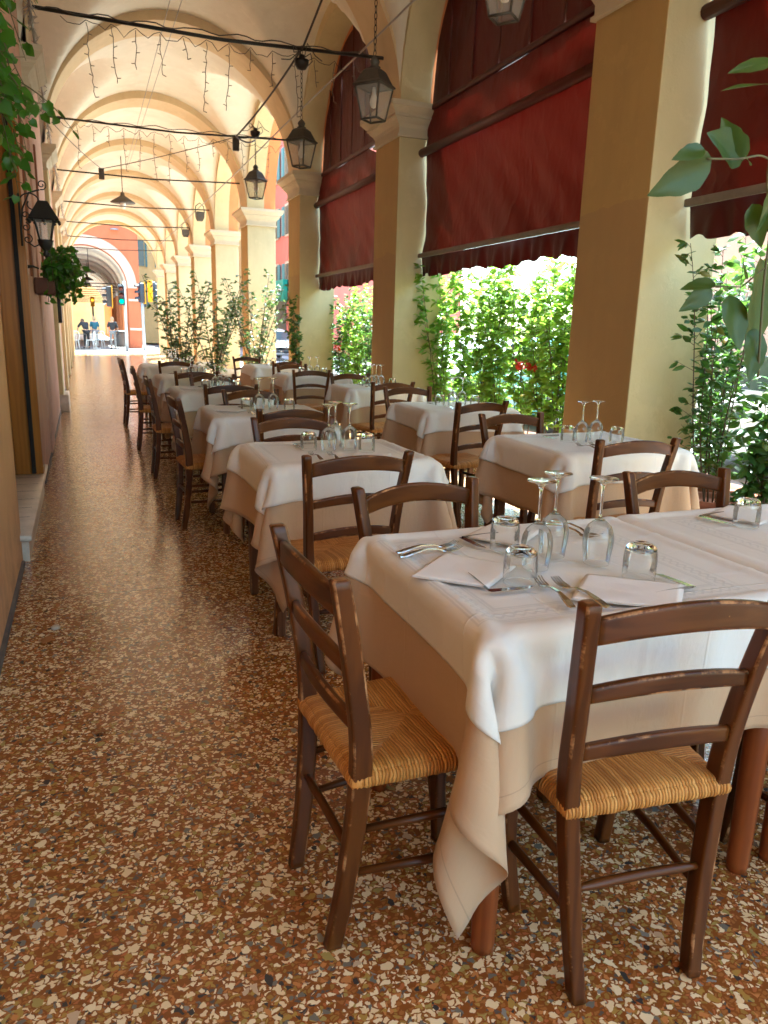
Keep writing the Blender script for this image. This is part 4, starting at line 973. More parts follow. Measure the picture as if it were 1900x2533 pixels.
# icicle light strings and the tinsel rope
def icicle(y, x0, x1, z, label, nd, seed):
    rg = random.Random(seed); t = thing('light_string', ((x0+x1)/2, y, z), label, 'string lights', 'unlit icicle light strings on the tie rods')
    cxm = (x0+x1)/2; xs = np.linspace(x0, x1, nd+2)
    b = MB(); pts = []
    for a, c in zip(xs, xs[1:]):
        for k in range(4): u = k/4; pts.append((a+(c-a)*u-cxm, 0, -.10*math.sin(u*PI)*rg.uniform(.2, 1)-.03))
    pts.append((x1-cxm, 0, 0)); b.tube(pts, .0038, 5); b.build('main_wire', 'cable', t)
    for x in xs[1:-1]:
        L = rg.uniform(.18, .72); z0 = -.05; n = int(L/.045); px, py = x-cxm, 0; pts = []
        bb = MB()
        for k in range(n+1):
            pts.append((px, py, z0-L*k/n)); px += rg.uniform(-.012, .014); py += rg.uniform(-.008, .008)
            if k and k % 2 == 0: s = rg.choice((-1, 1)); bb.tube([pts[-1], (pts[-1][0]+s*.035, pts[-1][1], pts[-1][2]+rg.uniform(-.02, .02))], .004, 4)
        bb.tube(pts, .004, 5); bb.build('strand', 'strandwire', t)
icicle(8.62, .0, 3.2, 4.20, 'unlit icicle light string drooping from the nearest tie rod', 13, 3)
icicle(12.77, -.1, 3.2, 4.20, 'unlit icicle light string drooping from the second tie rod', 14, 5)
b = MB(); pts = [(-.26, 6.2, 4.35), (-.25, 8.1, 4.07), (-.25, 10.1, 3.98), (-.25, 14.2, 3.99), (-.25, 20, 4.03), (-.22, 30, 4.1)]
pp = []
for a, c in zip(pts, pts[1:]):
    for k in range(10): pp.append(tuple(Vector(a).lerp(Vector(c), k/10)))
b.tube(pp, .014, 5); rg = random.Random(4)
for k in range(620):
    u = rg.random()**1.6*(len(pp)-2); i = int(u); p = Vector(pp[i]).lerp(Vector(pp[i+1]), u-i); d_ = Vector((rg.uniform(-1, 1), rg.uniform(-1, 1), rg.uniform(-1.6, .6)))*.065
    b.tube([p, p+d_], .004, 3, cap=False)
tag(b.build('tinsel_rope', 'graycable'), 'silvery tinsel rope stretched along the rear wall below the vault', 'garland')

# ------------------------------------------------------------ wall lantern, menu box, small wall things
def scroll(cx_, cz, r0_, r1_, a0, a1, n=20): return [(cx_+(r0_+(r1_-r0_)*k/n)*math.cos(a0+(a1-a0)*k/n), 0, cz+(r0_+(r1_-r0_)*k/n)*math.sin(a0+(a1-a0)*k/n)) for k in range(n+1)]
t = thing('wall_lantern', (XW, 6.15, 2.0), 'black wall lantern on a scrolled iron bracket on the left wall', 'wall lantern')
b = MB(); b.tube([(.012, 0, .20), (.012, 0, -.15)], .008, 6)
b.tube(scroll(.09, .14, .08, .02, PI, -PI*1.2), .005, 5); b.tube([(.012, 0, -.05), (.03, 0, .10), (.08, 0, .21), (.15, 0, .235)], .006, 5); b.tube(scroll(.165, .27, .035, .008, -PI*.6, PI*2.2), .004, 5)
b.tube(scroll(.045, .06, .03, .006, -PI/2, PI*2), .004, 5); b.tube(scroll(.045, -.02, .03, .006, PI/2, -PI*2), .004, 5); b.tube(scroll(.05, -.10, .035, .006, PI/2, -PI*2), .004, 5)
b.tube([(.05, 0, -.12), (.09, 0, -.15), (.13, 0, -.13)], .005, 5); b.build('bracket', 'black_metal', t)
b = MB(); b.lathe([(.135, .03), (.142, .035), (.045, .16), (.0, .165)], 4, c=(.165, 0, 0), smooth=False, sq=True)
for k in range(4):
    for q in range(3):
        a = PI/4+k*PI/2; p = Vector((.14*math.cos(a), .14*math.sin(a))); a2 = a+PI/2; p2 = Vector((.14*math.cos(a2), .14*math.sin(a2))); m = p.lerp(p2, (q+.5)/3); b.lathe([(.0, -.012), (.014, 0), (0, .012)], 8, c=(.165+m.x, m.y, .022))
b.build('roof', 'black_metal', t)
b = MB(); b.lathe([(.05, -.10), (.085, .03)], 4, c=(.165, 0, 0), smooth=False, sq=True); b.build('panes', 'pane', t)
b = MB()
for k in range(4): a = PI/4+k*PI/2; b.tube([(.165+.052*math.cos(a), .052*math.sin(a), -.10), (.165+.087*math.cos(a), .087*math.sin(a), .03)], .007, 5)
b.lathe([(0, -.22), (.02, -.21), (.024, -.19), (.012, -.175), (.03, -.16), (.046, -.135), (.05, -.115), (.055, -.10), (0, -.10)], 12, c=(.165, 0, 0)); b.build('frame', 'black_metal', t)
tag(MB().box(XW+.06, XW+.11, 12.47, 12.95, 1.32, 1.78, .006).build('menu_case', 'black_metal'), 'narrow black menu case on the left wall beyond the ivy', 'menu case')
t = thing('wall_socket', (XW, 6.6, 1.74), 'small pale wall plate with a black hook beside the ivy planter', 'wall plate')
MB().box(0, .012, -.05, .05, -.055, .055, .004).build('plate', 'marble', t)
MB().tube([(.01, 0, 0), (.05, 0, .004), (.09, 0, -.01)], [.014, .008, .005], 8).build('hook', 'black_metal', t)
t = lantern(-.12, 27, 3.25, 0, 'small lantern on a bracket high on the left wall, above the ivy', 1.0, R(45), cap_='wall lantern'); t.name = 'wall_lantern'
MB().tube([(-.24, .24, .05), (-.15, .15, -.05), (0, 0, -.03)], .02, 6).build('bracket', 'black_metal', t)
MB().tube([(-.24, .24, .28), (-.2, .2, .28), (-.24, .24, -.1)], .015, 6).build('wall_arm', 'black_metal', t)

# ------------------------------------------------------------ plants
LENS = (np.array([(0, 0, 0), (.33, .0, .03), (.68, 0, .02), (1, 0, -.10), (.3, .21, -.02), (.3, -.21, -.02), (.66, .19, -.04), (.66, -.19, -.04)]), [(0, 4, 1), (0, 1, 5), (1, 4, 6, 2), (1, 2, 7, 5), (2, 6, 3), (2, 3, 7)])
IVY = (np.array([(0, 0, 0), (.35, 0, .03), (.7, 0, .02), (1, 0, -.08), (-.10, .32, -.05), (-.10, -.32, -.05), (.30, .50, -.06), (.30, -.50, -.06), (.62, .30, -.05), (.62, -.30, -.05)]), [(0, 4, 6, 1), (0, 1, 7, 5), (1, 6, 8, 2), (1, 2, 9, 7), (2, 8, 3), (2, 3, 9)])
def leaves(name, pos, dirs, size, mat, parent, shape=LENS, up=.6, width=1.0, seed=1):
    rg = np.random.default_rng(seed); T_, F = shape; n = len(pos); pos = np.array(pos); D = np.array(dirs, float); D /= np.linalg.norm(D, axis=1, keepdims=True)+1e-9
    U = rg.normal(0, 1, (n, 3)); U[:, 2] += up*3; Sd = np.cross(U, D); Sd /= np.linalg.norm(Sd, axis=1, keepdims=True)+1e-9; Nn = np.cross(D, Sd)
    size = np.array(size).reshape(-1, 1, 1)*np.ones((n, 1, 1)); curl = rg.uniform(.3, 2.2, (n, 1, 1))
    V = pos[:, None, :]+size*(T_[None, :, 0:1]*D[:, None, :]+T_[None, :, 1:2]*width*Sd[:, None, :]+T_[None, :, 2:3]*curl*Nn[:, None, :])
    k = len(T_); fs = [tuple(i+a*k for i in f) for a in range(n) for f in F]
    b = MB(); b.v = V.reshape(-1, 3).tolist(); b.f = fs; b.w = [0]*len(b.v); b.sm = [True]*len(fs); o = b.build(name, mat, parent)
    at = o.data.attributes.new('rnd', 'FLOAT', 'POINT'); at.data.foreach_set('value', np.repeat(rg.random(n), k))
    return o
def plant(name, loc, h, label, cat, group, nst, spread, mat, lsize, density, seed, z0=.35, pot=True, stemr=.006, width=1.0, lean=(0, 0), top_bias=.0, whorl=5, branch=.16, leafstart=.15):
    rg = random.Random(seed); t = thing(name, loc, label, cat, group)
    if pot:
        b = MB(); b.lathe([(.13, 0), (.17, .28), (.185, .285), (.185, .33), (.165, .33), (.16, .30), (0, .30)], 20); b.build('pot', 'terracotta', t)
    st = MB(); pos = []; dr = []; sz = []
    for s in range(nst):
        a = rg.uniform(0, 2*PI); rr = spread*math.sqrt(rg.random()); ex, ey = rr*math.cos(a)+lean[0], rr*math.sin(a)*.6+lean[1]; hh = h*rg.uniform(.72, 1.0)
        x0, y0 = rg.uniform(-.07, .07), rg.uniform(-.05, .05); pts = []; n = 14; wx, wy = rg.uniform(-.05, .05), rg.uniform(-.05, .05)
        for k in range(n+1):
            u = k/n; pts.append(Vector((x0+ex*u**1.2+wx*math.sin(u*5), y0+ey*u**1.2+wy*math.sin(u*4+1), z0*.8+(hh-z0*.8)*u)))
        st.tube(pts, [stemr*(1-.7*k/n) for k in range(n+1)], 5)
        nodes = int(density*hh)
        for q in range(nodes):
            u = leafstart+(1-leafstart)*(q+rg.random())/nodes; i = min(n-1, int(u*n)); p = pts[i].lerp(pts[i+1], u*n-i)
            ang = rg.uniform(0, 2*PI); bl = branch*rg.uniform(.3, 1)*(1.1-.6*u); bd = Vector((math.cos(ang), math.sin(ang), rg.uniform(.2, .9))).normalized(); e = p+bd*bl
            st.tube([p, e], [stemr*.35, stemr*.2], 3, cap=False)
            for w_ in range(whorl):
                f = rg.uniform(.25, 1); lp = p.lerp(e, f); la = ang+rg.uniform(-1.5, 1.5); d_ = Vector((math.cos(la), math.sin(la), rg.uniform(-.7, .7)))
                pos.append(tuple(lp)); dr.append(tuple(d_)); sz.append(lsize*rg.uniform(.6, 1.15))
    st.build('stems', 'bark', t); leaves('foliage', pos, dr, sz, mat, t, LENS, .6, width, seed); return t
GH = 'leafy hedge plants screening the tables from the street'
ORD = ['leftmost', 'second from left', 'third from left', 'fourth from left', 'fifth from left', 'sixth from left', 'seventh from left', 'eighth from left', 'rightmost']
k = 0
for y in np.arange(5.05, 8.5, .42):     # sunlit hedge between the two nearest piers
    plant('hedge_plant', (4.18+.08*math.sin(k*2.1), y, 0), 2.18+.10*math.sin(k*1.3), ORD[8-k]+' of the bright green hedge plants between the two nearest piers', 'plant', GH+' nearest', 7, .27, 'leaf_h', .105, 16, 100+k, lean=(-.05, 0), leafstart=.12, whorl=5, branch=.20); k += 1
plant('hedge_plant', (3.90, 8.05, 0), 2.3, 'hedge plant reaching highest beside the second pier, its tip over the awning', 'plant', None, 4, .18, 'leaf_h', .10, 15, 131, lean=(-.05, .1))
for q_, y in enumerate(np.arange(9.3, 12.6, .5)):      # denser hedge before the third pier
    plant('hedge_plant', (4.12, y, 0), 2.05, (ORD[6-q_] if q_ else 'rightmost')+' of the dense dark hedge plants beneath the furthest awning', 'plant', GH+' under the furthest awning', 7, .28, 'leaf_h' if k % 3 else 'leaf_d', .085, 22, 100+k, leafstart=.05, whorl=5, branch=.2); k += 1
plant('hedge_plant', (3.25, 12.15, 0), 1.85, 'loose green shrub in front of the third pier', 'plant', None, 6, .26, 'leaf_d', .075, 20, 171, leafstart=.05)
for q_, (y, x) in enumerate(((2.6, 4.25), (3.05, 4.15), (3.5, 4.2), (3.95, 4.15), (4.3, 4.28))):
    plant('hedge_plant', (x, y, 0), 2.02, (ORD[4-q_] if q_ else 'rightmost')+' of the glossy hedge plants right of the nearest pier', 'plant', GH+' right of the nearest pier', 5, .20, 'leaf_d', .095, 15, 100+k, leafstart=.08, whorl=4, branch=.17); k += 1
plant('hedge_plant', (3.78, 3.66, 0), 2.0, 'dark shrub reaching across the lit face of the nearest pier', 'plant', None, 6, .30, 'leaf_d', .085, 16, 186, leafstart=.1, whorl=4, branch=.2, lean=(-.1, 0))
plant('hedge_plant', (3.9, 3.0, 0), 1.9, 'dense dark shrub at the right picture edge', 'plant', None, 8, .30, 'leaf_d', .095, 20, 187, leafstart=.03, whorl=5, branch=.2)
plant('hedge_plant', (3.72, 3.25, 0), 1.15, 'low bushy plant behind the chair at the right edge', 'plant', None, 6, .25, 'leaf_d', .10, 20, 188, leafstart=.02)
# open shrubs closing the walkway further on
plant('potted_shrub', (1.55, 13.1, 0), 2.15, 'dark open-branched shrub at the left end behind the last tables', 'shrub', None, 12, .85, 'leaf_s', .085, 16, 201, lean=(-.05, 0), whorl=4, branch=.26, stemr=.010, leafstart=.10)
plant('potted_shrub', (2.15, 13.4, 0), 2.28, 'grey-green shrub in the middle behind the last tables', 'shrub', None, 11, .75, 'leaf_s', .085, 15, 202, lean=(.05, 0), whorl=4, branch=.26, stemr=.010, leafstart=.15)
plant('potted_shrub', (2.78, 13.0, 0), 2.30, 'paler shrub at the right end behind the last tables, before the cream pier', 'shrub', None, 11, .66, 'leaf_s', .080, 15, 203, whorl=4, branch=.24, stemr=.009, leafstart=.10)
for n_, (x, y, z) in enumerate(((4.0, 6.25, 1.02), (3.96, 6.38, 1.05), (3.9, 11.9, 1.05))):
    t = thing('red_flower', (x, y, z), ['red blossom low in the bright hedge, the right one', 'red blossom low in the bright hedge, the left one', 'red blossom in the dark hedge under the furthest awning'][n_], 'flower', 'red blossoms among the leaves')
    rg = random.Random(n_); pos = [(rg.uniform(-.04, .04), rg.uniform(-.05, .05), rg.uniform(-.03, .04)) for _ in range(16)]; dr = [(rg.uniform(-1, 1), rg.uniform(-1, 1), rg.uniform(-.3, 1)) for _ in pos]
    leaves('petals', pos, dr, [.05]*16, 'redflower', t, IVY, seed=n_); MB().tube([(0, 0, 0), (.02, 0, -.12), (.1, 0, -.4)], .004, 4).build('stalk', 'stem', t)
# ivy planter on the left wall
t = thing('ivy_planter', (XW+.24, 7.7, 1.72), 'wall planter of trailing ivy below the wall lantern', 'wall planter')
MB().box(-.235, -.07, -.20, .20, -.15, -.01, .01).build('trough', 'trough', t)
rg = random.Random(9); pos = []; dr = []; sz = []; st = MB()
for s in range(74):
    a = rg.uniform(-.3, PI+.3)-PI/2; L = rg.uniform(.08, .44); dx, dy = math.cos(a)*L*.75, math.sin(a)*L; p0 = Vector((-.1, rg.uniform(-.18, .18), .0)); pts = []
    up = rg.uniform(.0, .24); dn = rg.uniform(.03, .24)
    for k_ in range(9):
        u = k_/8; pts.append(p0+Vector((dx*u, dy*u*.6, up*math.sin(u*PI*.8)*1.3-dn*u*u)))
    st.tube(pts, .003, 4)
    for k_ in range(1, 9):
        for _ in range(2): pos.append(tuple(pts[k_]+Vector((rg.uniform(-.02, .02),)*3))); dr.append((rg.uniform(-.6, 1), rg.uniform(-1, 1), rg.uniform(-1, .2))); sz.append(rg.uniform(.035, .062))
st.build('stems', 'stem', t); leaves('foliage', pos, dr, sz, 'ivy', t, IVY, .3, seed=5)
# trailing vine at the upper left
t = thing('hanging_vine', (XW, 5.3, 3.2), 'green vine trailing down at the upper left corner over the rear wall', 'vine')
rg = random.Random(12); pos = []; dr = []; sz = []; st = MB()
def runner(p0, p1, bow, nl, s0=.085, s1=.06):
    pts = [Vector(p0).lerp(Vector(p1), k_/10)+Vector((0, 0, -bow*math.sin(k_/10*PI))) for k_ in range(11)]; st.tube(pts, [.005-.0003*k_ for k_ in range(11)], 5)
    for q in range(nl):
        u = (q+.6)/nl; i = min(9, int(u*10)); p = pts[i].lerp(pts[i+1], u*10-i); d_ = Vector((rg.uniform(-1, 1), rg.uniform(-.8, .8), rg.uniform(-1, .1))).normalized(); e = p+d_*rg.uniform(.03, .07)
        st.tube([p, e], .002, 4, cap=False); pos.append(tuple(e)); dr.append((d_.x*.8, d_.y*.5, -abs(rg.uniform(.3, 1)))); sz.append((s0+(s1-s0)*u)*rg.uniform(.8, 1.2))
VN = [((.03, -.4, .55), (.12, .35, .05), 0, 12), ((.02, -.3, .0), (.10, .5, -.78), .0, 16), ((.0, -.2, -.5), (.05, .35, -1.12), 0, 14), ((-.0, -.6, .35), (.04, .25, -.45), .0, 14), ((.0, -.5, -.1), (.10, .45, -.60), .0, 14), ((.02, -.7, .1), (.14, .5, -.25), .02, 12), ((.0, -.4, .0), (.06, .2, -.95), .0, 18), ((.02, -.6, -.3), (.18, .9, -.42), .05, 12),
      ((.0, -.3, -.4), (.10, .30, -1.0), .0, 14), ((.05, -.3, -.5), (.24, 1.1, -.35), .06, 9), ((0, -.8, -.2), (.02, .1, -.9), 0, 16), ((.0, -.6, .2), (.22, .6, .12), -.03, 6), ((.1, .2, -.45), (.42, 1.0, -.55), -.04, 5), ((0, -.8, -.5), (.06, -.1, -1.05), 0, 12), ((0, -.9, -.1), (.05, -.2, -.75), 0, 14), ((0, -.9, .3), (.05, -.1, -.35), 0, 12)]
for a, c, bw, nl in VN: runner(a, c, bw, nl)
st.build('stems', 'stem', t); leaves('foliage', pos, dr, sz, 'ivy', t, IVY, .2, 1.0, seed=8)
# close, slightly blurred climbing stem at the right
t = thing('climbing_plant', (1.30, 1.2, 1.66), 'close-up climbing plant with large leaves hanging in from the right edge', 'plant')
ox, oz = 1.30, 1.66
st = MB(); st.tube(bez([(.10, .15, 2.2), (.06, .05, .6), (-.02, 0, .20), (-.021, 0, -.005), (.004, 0, -.10), (.01, 0, -.22), (.03, 0, -.40)], 6), .0028, 6)
st.tube(bez([(1.30-ox, 0, .01), (1.257-ox, 0, 1.686-oz), (1.19-ox, -.01, 1.672-oz), (1.122-ox, 0, 1.667-oz)], 5), [.0021]*16, 5)
st.tube([(-.06, 0, .19), (-.02, 0, .19)], .002, 5); st.tube([(-.05, 0, -.22), (.005, 0, -.18)], .0016, 5); st.tube([(-.13, 0, -.222), (-.05, 0, -.22)], .0013, 5)
st.build('stems', 'stem', t)
LV = [((1.137, 1.669), (1.02, 1.596), .30, -.2, 3), ((1.099, 1.679), (1.023, 1.653), .26, .5, 4), ((1.231, 1.684), (1.117, 1.712), .36, .1, 2), ((1.225, 1.674), (1.15, 1.742), .30, -.6, 1), ((1.20, 1.672), (1.185, 1.655), .4, 0, 5),
      ((1.25, 1.85), (1.165, 1.826), .22, .7, 6), ((1.262, 1.817), (1.150, 1.795), .16, 1.3, 7), ((1.24, 1.424), (1.262, 1.315), .33, .1, 8), ((1.30, 1.50), (1.335, 1.28), .30, -.3, 9), ((1.170, 1.444), (1.095, 1.430), .28, .9, 10),
      ((1.237, 1.455), (1.187, 1.498), .25, .8, 11), ((1.288, 1.63), (1.275, 1.545), .35, -.4, 12), ((1.183, 1.433), (1.123, 1.388), .30, .3, 13), ((1.328, 1.36), (1.30, 1.25), .3, .2, 14), ((1.262, 1.60), (1.31, 1.52), .3, .5, 15)]
b = MB()
for p0, p1, wd, tw, sd_ in LV:
    A0 = Vector((p0[0]-ox, .02*math.sin(sd_), p0[1]-oz)); D = Vector((p1[0]-p0[0], .03*math.cos(sd_*2), p1[1]-p0[1])); L = D.length; D.normalize(); U = Vector((0, -1, 0)); Sx = U.cross(D).normalized(); Nn = D.cross(Sx)
    Sx = (Sx*math.cos(tw)+Nn*math.sin(tw)).normalized(); Nn = D.cross(Sx)
    n, m = 15, 9; G = np.zeros((n, m, 3))
    for i in range(n):
        u = i/(n-1); w_ = .74*wd*L*math.sin(PI*u**.72)**.85*1.25*(1-.25*u) if 0 < u < 1 else 0
        for j in range(m):
            v = -1+2*j/(m-1); ed = abs(v)
            G[i, j] = A0+D*(L*u)+Sx*(v*w_*(1+.05*math.sin(u*22+v)))+Nn*(ed*.16*w_-.08*L*(u-.3)**2+.10*w_*math.sin(u*5+v*2.2+sd_))
    b.grid(G)
o = b.build('foliage', 'vine', t); at = o.data.attributes.new('rnd', 'FLOAT', 'POINT'); at.data.foreach_set('value', np.repeat([.15+.06*(i % 9) for i in range(len(LV))], 15*9).astype(float))

# litter on the floor
for x, y, rz, lb in ((-.24, 3.28, .5, 'dry brown leaf by the foot of the left wall'),):
    t = thing('fallen_leaf', (x, y, .004), lb, 'leaf'); leaves('blade', [(0, 0, .004)], [(.6, .5, .15)], [.07], 'leafdry', t, IVY, 1)
tag(MB().lathe([(0, 0), (.018, .002), (.02, .010), (.012, .017), (0, .018)], 9).build('crumb', 'marble'), 'pale scrap lying on the terrazzo near the left wall', 'scrap').location = (-.185, 3.42, 0)
t = thing('fallen_leaf', (-.05, 2.42, .003), 'curled brown leaf on the terrazzo in the left foreground', 'leaf'); leaves('blade', [(0, 0, .004)], [(1, .25, .1)], [.05], 'leafdry', t, LENS, 1)

# ------------------------------------------------------------ street: cars, houses
def car(loc, rz, paint, label):
    t = thing('parked_car', loc, label, 'car', None, rz)
    # side profile stations along +Y: (y, half width, z bottom, z shoulder)
    ys = [-2.0, -1.9, -1.5, -1.0, -.3, .5, 1.1, 1.6, 1.9, 2.02]; hw = [.62, .76, .84, .86, .87, .87, .85, .82, .72, .58]; zs = [.66, .82, .90, .93, .93, .93, .90, .84, .76, .60]; zb = [.38, .28, .22, .2, .2, .2, .2, .22, .28, .36]
    P = np.zeros((len(ys), 9, 3))
    for i in range(len(ys)):
        for j, (fx, fz) in enumerate(((0, 0), (.92, 0), (1, .15), (1.02, .55), (.96, .88), (.82, 1), (.5, 1.03), (.2, 1.04), (0, 1.045))): P[i, j] = (hw[i]*fx, ys[i], zb[i]+(zs[i]-zb[i])*fz)
    Q = P[:, ::-1].copy(); Q[..., 0] *= -1; b = MB(); b.grid(P); b.grid(Q); b.build('body', paint, t, sub=1)
    cab = [(-1.75, .50, .88), (-1.35, .60, 1.32), (-.7, .62, 1.46), (.1, .62, 1.45), (.55, .58, 1.30), (1.15, .62, .90)]
    P = np.zeros((len(cab), 7, 3))
    for i, (y, w_, z) in enumerate(cab):
        for j, (fx, fz) in enumerate(((1.28, 0), (1.2, .35), (1.08, .8), (.98, .96), (.7, 1), (.3, 1.01), (0, 1.015))): P[i, j] = (w_*fx, y, .86+(z-.86)*fz)
    Q = P[:, ::-1].copy(); Q[..., 0] *= -1; b = MB(); b.grid(P); b.grid(Q); b.build('cabin', paint, t, sub=1)
    for s in (-1, 1):
        b = MB(); b.add([(s*.775, -1.25, .96), (s*.775, -.3, .96), (s*.70, -.35, 1.33), (s*.70, -1.05, 1.30)], [(0, 1, 2, 3)]); b.build('window', 'carglass', t)
        b = MB(); b.add([(s*.775, -.22, .96), (s*.775, .78, .96), (s*.705, .28, 1.31), (s*.70, -.27, 1.34)], [(0, 1, 2, 3)]); b.build('window', 'carglass', t)
        MB().lathe([(0, -.05), (.06, -.04), (.08, 0), (.06, .05), (0, .06)], 10, c=(s*.93, .62, 1.0)).build('mirror', paint, t)
        MB().box(s*.62-.14, s*.62+.14, 1.78, 1.93, .58, .72, .03).build('headlight', 'bulb', t)
        for y in (-1.28, 1.30):
            w_ = MB(); w_.tube([(s*.74, y, .32), (s*.88, y, .32)], .32, 24); o = w_.build('wheel', 'rubber', t)
            MB().tube([(s*.875, y, .32), (s*.89, y, .32)], .19, 16).build('rim', 'pole', o)
    MB().add([(-.62, 1.13, .95), (.62, 1.13, .95), (.55, .60, 1.31), (-.55, .60, 1.31)], [(0, 1, 2, 3)]).build('windscreen', 'carglass', t)
    MB().box(-.7, .7, 1.9, 2.05, .36, .5, .03).build('bumper', 'rubber', t)
    return t
car((8.6, 36.5, -.12), PI+.1, 'carpaint', 'white car seen between the cream pier and the third pier')
car((7.3, 5.6, -.12), 0, 'carpaint', 'white car parked behind the hedge right of the nearest pier')
car((7.3, 10.6, -.12), 0, 'tealpaint', 'teal car parked behind the bright hedge between the two nearest piers')
car((7.4, 15.6, -.12), 0, 'carpaint', 'white car parked further along, behind the dark hedge')
def house(name, x0, y0, y1, h, mat, label, faceX=True, win=True, depth=8, shut='shutter', floors=3, nw=4, z1=3.6):
    t = thing(name, (x0, y0, -.02), label, 'building')
    MB().box(0, depth, 0, y1-y0, 0, h).build('wall', mat, t)
    MB().box(-.35, depth+.3, -.3, y1-y0+.3, h, h+.25).build('cornice', 'capital', t)
    if win:
        for f in range(floors):
            for k_ in range(nw):
                y = (k_+.5)*(y1-y0)/nw; z = z1+f*3.3
                fr = MB().box(-.06, .0, y-.62, y+.62, z-.1, z+1.75).build('window', 'capital', t)
                MB().box(-.08, -.061, y-.46, y+.46, z, z+1.6).build('pane', 'darkglass', fr)
                for s in (-1, 1):
                    o = MB().box(-.12, -.06, y+s*.95-.28, y+s*.95+.28, z-.02, z+1.65); o.build('shutter', shut, fr)
    return t
hp = house('pink_house', 12.0, 39, 66, 15, 'pinkhouse', 'pink house across the street with teal shutters and a shop below', nw=9)
for k_ in range(5):
    f = MB().box(-.05, 0, 3+k_*5, 5.6+k_*5, .1, 3.0).build('shop_window', 'darkglass', hp)
    MB().box(-.09, -.051, 2.8+k_*5, 5.8+k_*5, 3.0, 3.2).build('lintel', 'capital', f)
t = thing('shop_sign', (11.6, 47.9, 3.0), 'green shop sign on the pink house across the street', 'sign')
MB().box(0, .3, -1.6, .8, 0, 1.25, .03).build('panel', 'signgreen', t)
b = MB(); b.box(-.02, -.004, -1.2, .5, .62, .72); b.box(-.02, -.004, -.8, .2, .36, .44); b.lathe([(.12, 0), (.12, .02)], 12, c=(-.02, -.3, .9)); b.build('lettering', 'white_paint', t)
house('brick_house', 12.0, 8, 15.5, 6.6, 'brick', 'brick house front seen through the hedge on the right', shut='shutter', nw=3, floors=1)
house('ochre_house', 12.0, -25, 7.6, 6.2, 'yellowhouse', 'yellow house front across the street at the right edge', nw=7, floors=1)
for x, y, lb in ((4.9, 3.4, 'grey street post outside the nearest hedge'),):
    t = thing('street_post', (x, y, -.1), lb, 'post'); MB().tube([(0, 0, 0), (0, 0, 1.0), (0, 0, 1.05)], [.04, .04, .02], 12).build('shaft', 'pole', t); MB().lathe([(.07, 0), (.07, .03), (.045, .06)], 14).build('base', 'pole', t)

# ------------------------------------------------------------ the arcade beyond the crossing
far = thing('far_arcade', (0, 46, 0), 'coral building beyond the crossing with a pale pink arch over its portico', 'building')
AX, AZ = .4, 3.3
poly = [(-12, 0), (AX-2.2, 0)]+arcpts(AX, 2.2, AZ, 36)+[(AX+2.2, 0), (3.25, 0), (3.25, 20), (-12, 20)]
fixn(MB().prism(poly, 'y', 0, .8).build('front_wall', 'coral', far))
ring = arcpts(AX, 2.7, AZ, 36)+arcpts(AX, 2.2, AZ, 36)[::-1]; fixn(MB().prism(ring, 'y', -.05, 0).build('arch_ring', 'pink_arch', far))
for z in (1.0, 2.6): MB().box(2.62, 3.27, -.03, .0, z, z+.12).build('string_course', 'marble', far)
MB().box(1.0, 2.1, -.02, 0, 7.4, 8.6).build('repaired_patch', 'pink_arch', far) if False else None
MB().lathe([(.22, 0), (.22, .05), (0, .06)], 16, c=(2.05, -.08, 6.35)).build('wall_boss', 'pole', far)
for k_ in range(11):
    y = .8+k_*4.2
    poly = arcpts(AX, 2.12, AZ, 24)+[(AX+2.35, AZ), (AX+2.35, 6.2), (AX-2.35, 6.2), (AX-2.35, AZ)]; fixn(MB().prism(poly, 'y', y, y+.6).build('arch', 'vault_far', far))
    MB().box(AX+2.1, AX+2.6, y, y+.5, 0, AZ).build('pier', 'orange', far)
    X = np.linspace(AX-2.25, AX+2.25, 24); Y = np.linspace(y+.5, y+4.3, 4); xx, yy = np.meshgrid(X, Y, indexing='ij'); zz = AZ+2.3*np.sqrt(np.clip(1-((xx-AX)/2.26)**2, 0, 1))
    MB().grid(np.stack([xx, yy, zz], -1)).build('vault', 'vault_far', far)
    MB().tube([(AX-2.2, y+.3, AZ+.2), (AX+2.2, y+.3, AZ+.25)], .03, 6).build('tie_rod', 'black_metal', far)
MB().box(AX-2.6, AX-2.2, .8, 47, 0, 5.6).build('rear_wall', 'orange', far)
MB().box(AX+2.2, AX+2.8, .8, 47, AZ+2.35, 14).build('street_wall', 'orange', far)
MB().box(-12, AX+2.2, .8, 47, 6.2, 14).build('upper_storeys', 'orange', far)
for y in (49.5, 58, 66):
    t = thing('pendant_lamp', (AX+.25, y, 4.15), ['nearest pendant lamp under the far arcade vault', 'middle pendant lamp under the far arcade vault', 'furthest pendant lamp under the far arcade vault'][int((y-49)/8)], 'lamp', 'pendant lamps of the far arcade')
    MB().lathe([(.42, .08), (.40, .12), (.16, .26), (.05, .32), (.05, .6), (0, .62)], 16).build('shade', 'lantern', t); MB().lathe([(0, -.1), (.10, -.04), (.11, .06), (.05, .14)], 12).build('bulb', 'bulb', t); MB().tube([(0, 0, .6), (0, 0, 1.4)], .02, 6).build('rod', 'black_metal', t)
house('cream_end_house', -4, 96, 104, 12, 'yellowhouse', 'pale house closing the view at the end of the far arcade', win=False)
yh = thing('yellow_house', (3.4, 60, 0), 'tall yellow house with dark shutters right of the coral building', 'building')
MB().box(0, 9, 0, 10, 0, 20).build('wall', 'yellowhouse', yh)
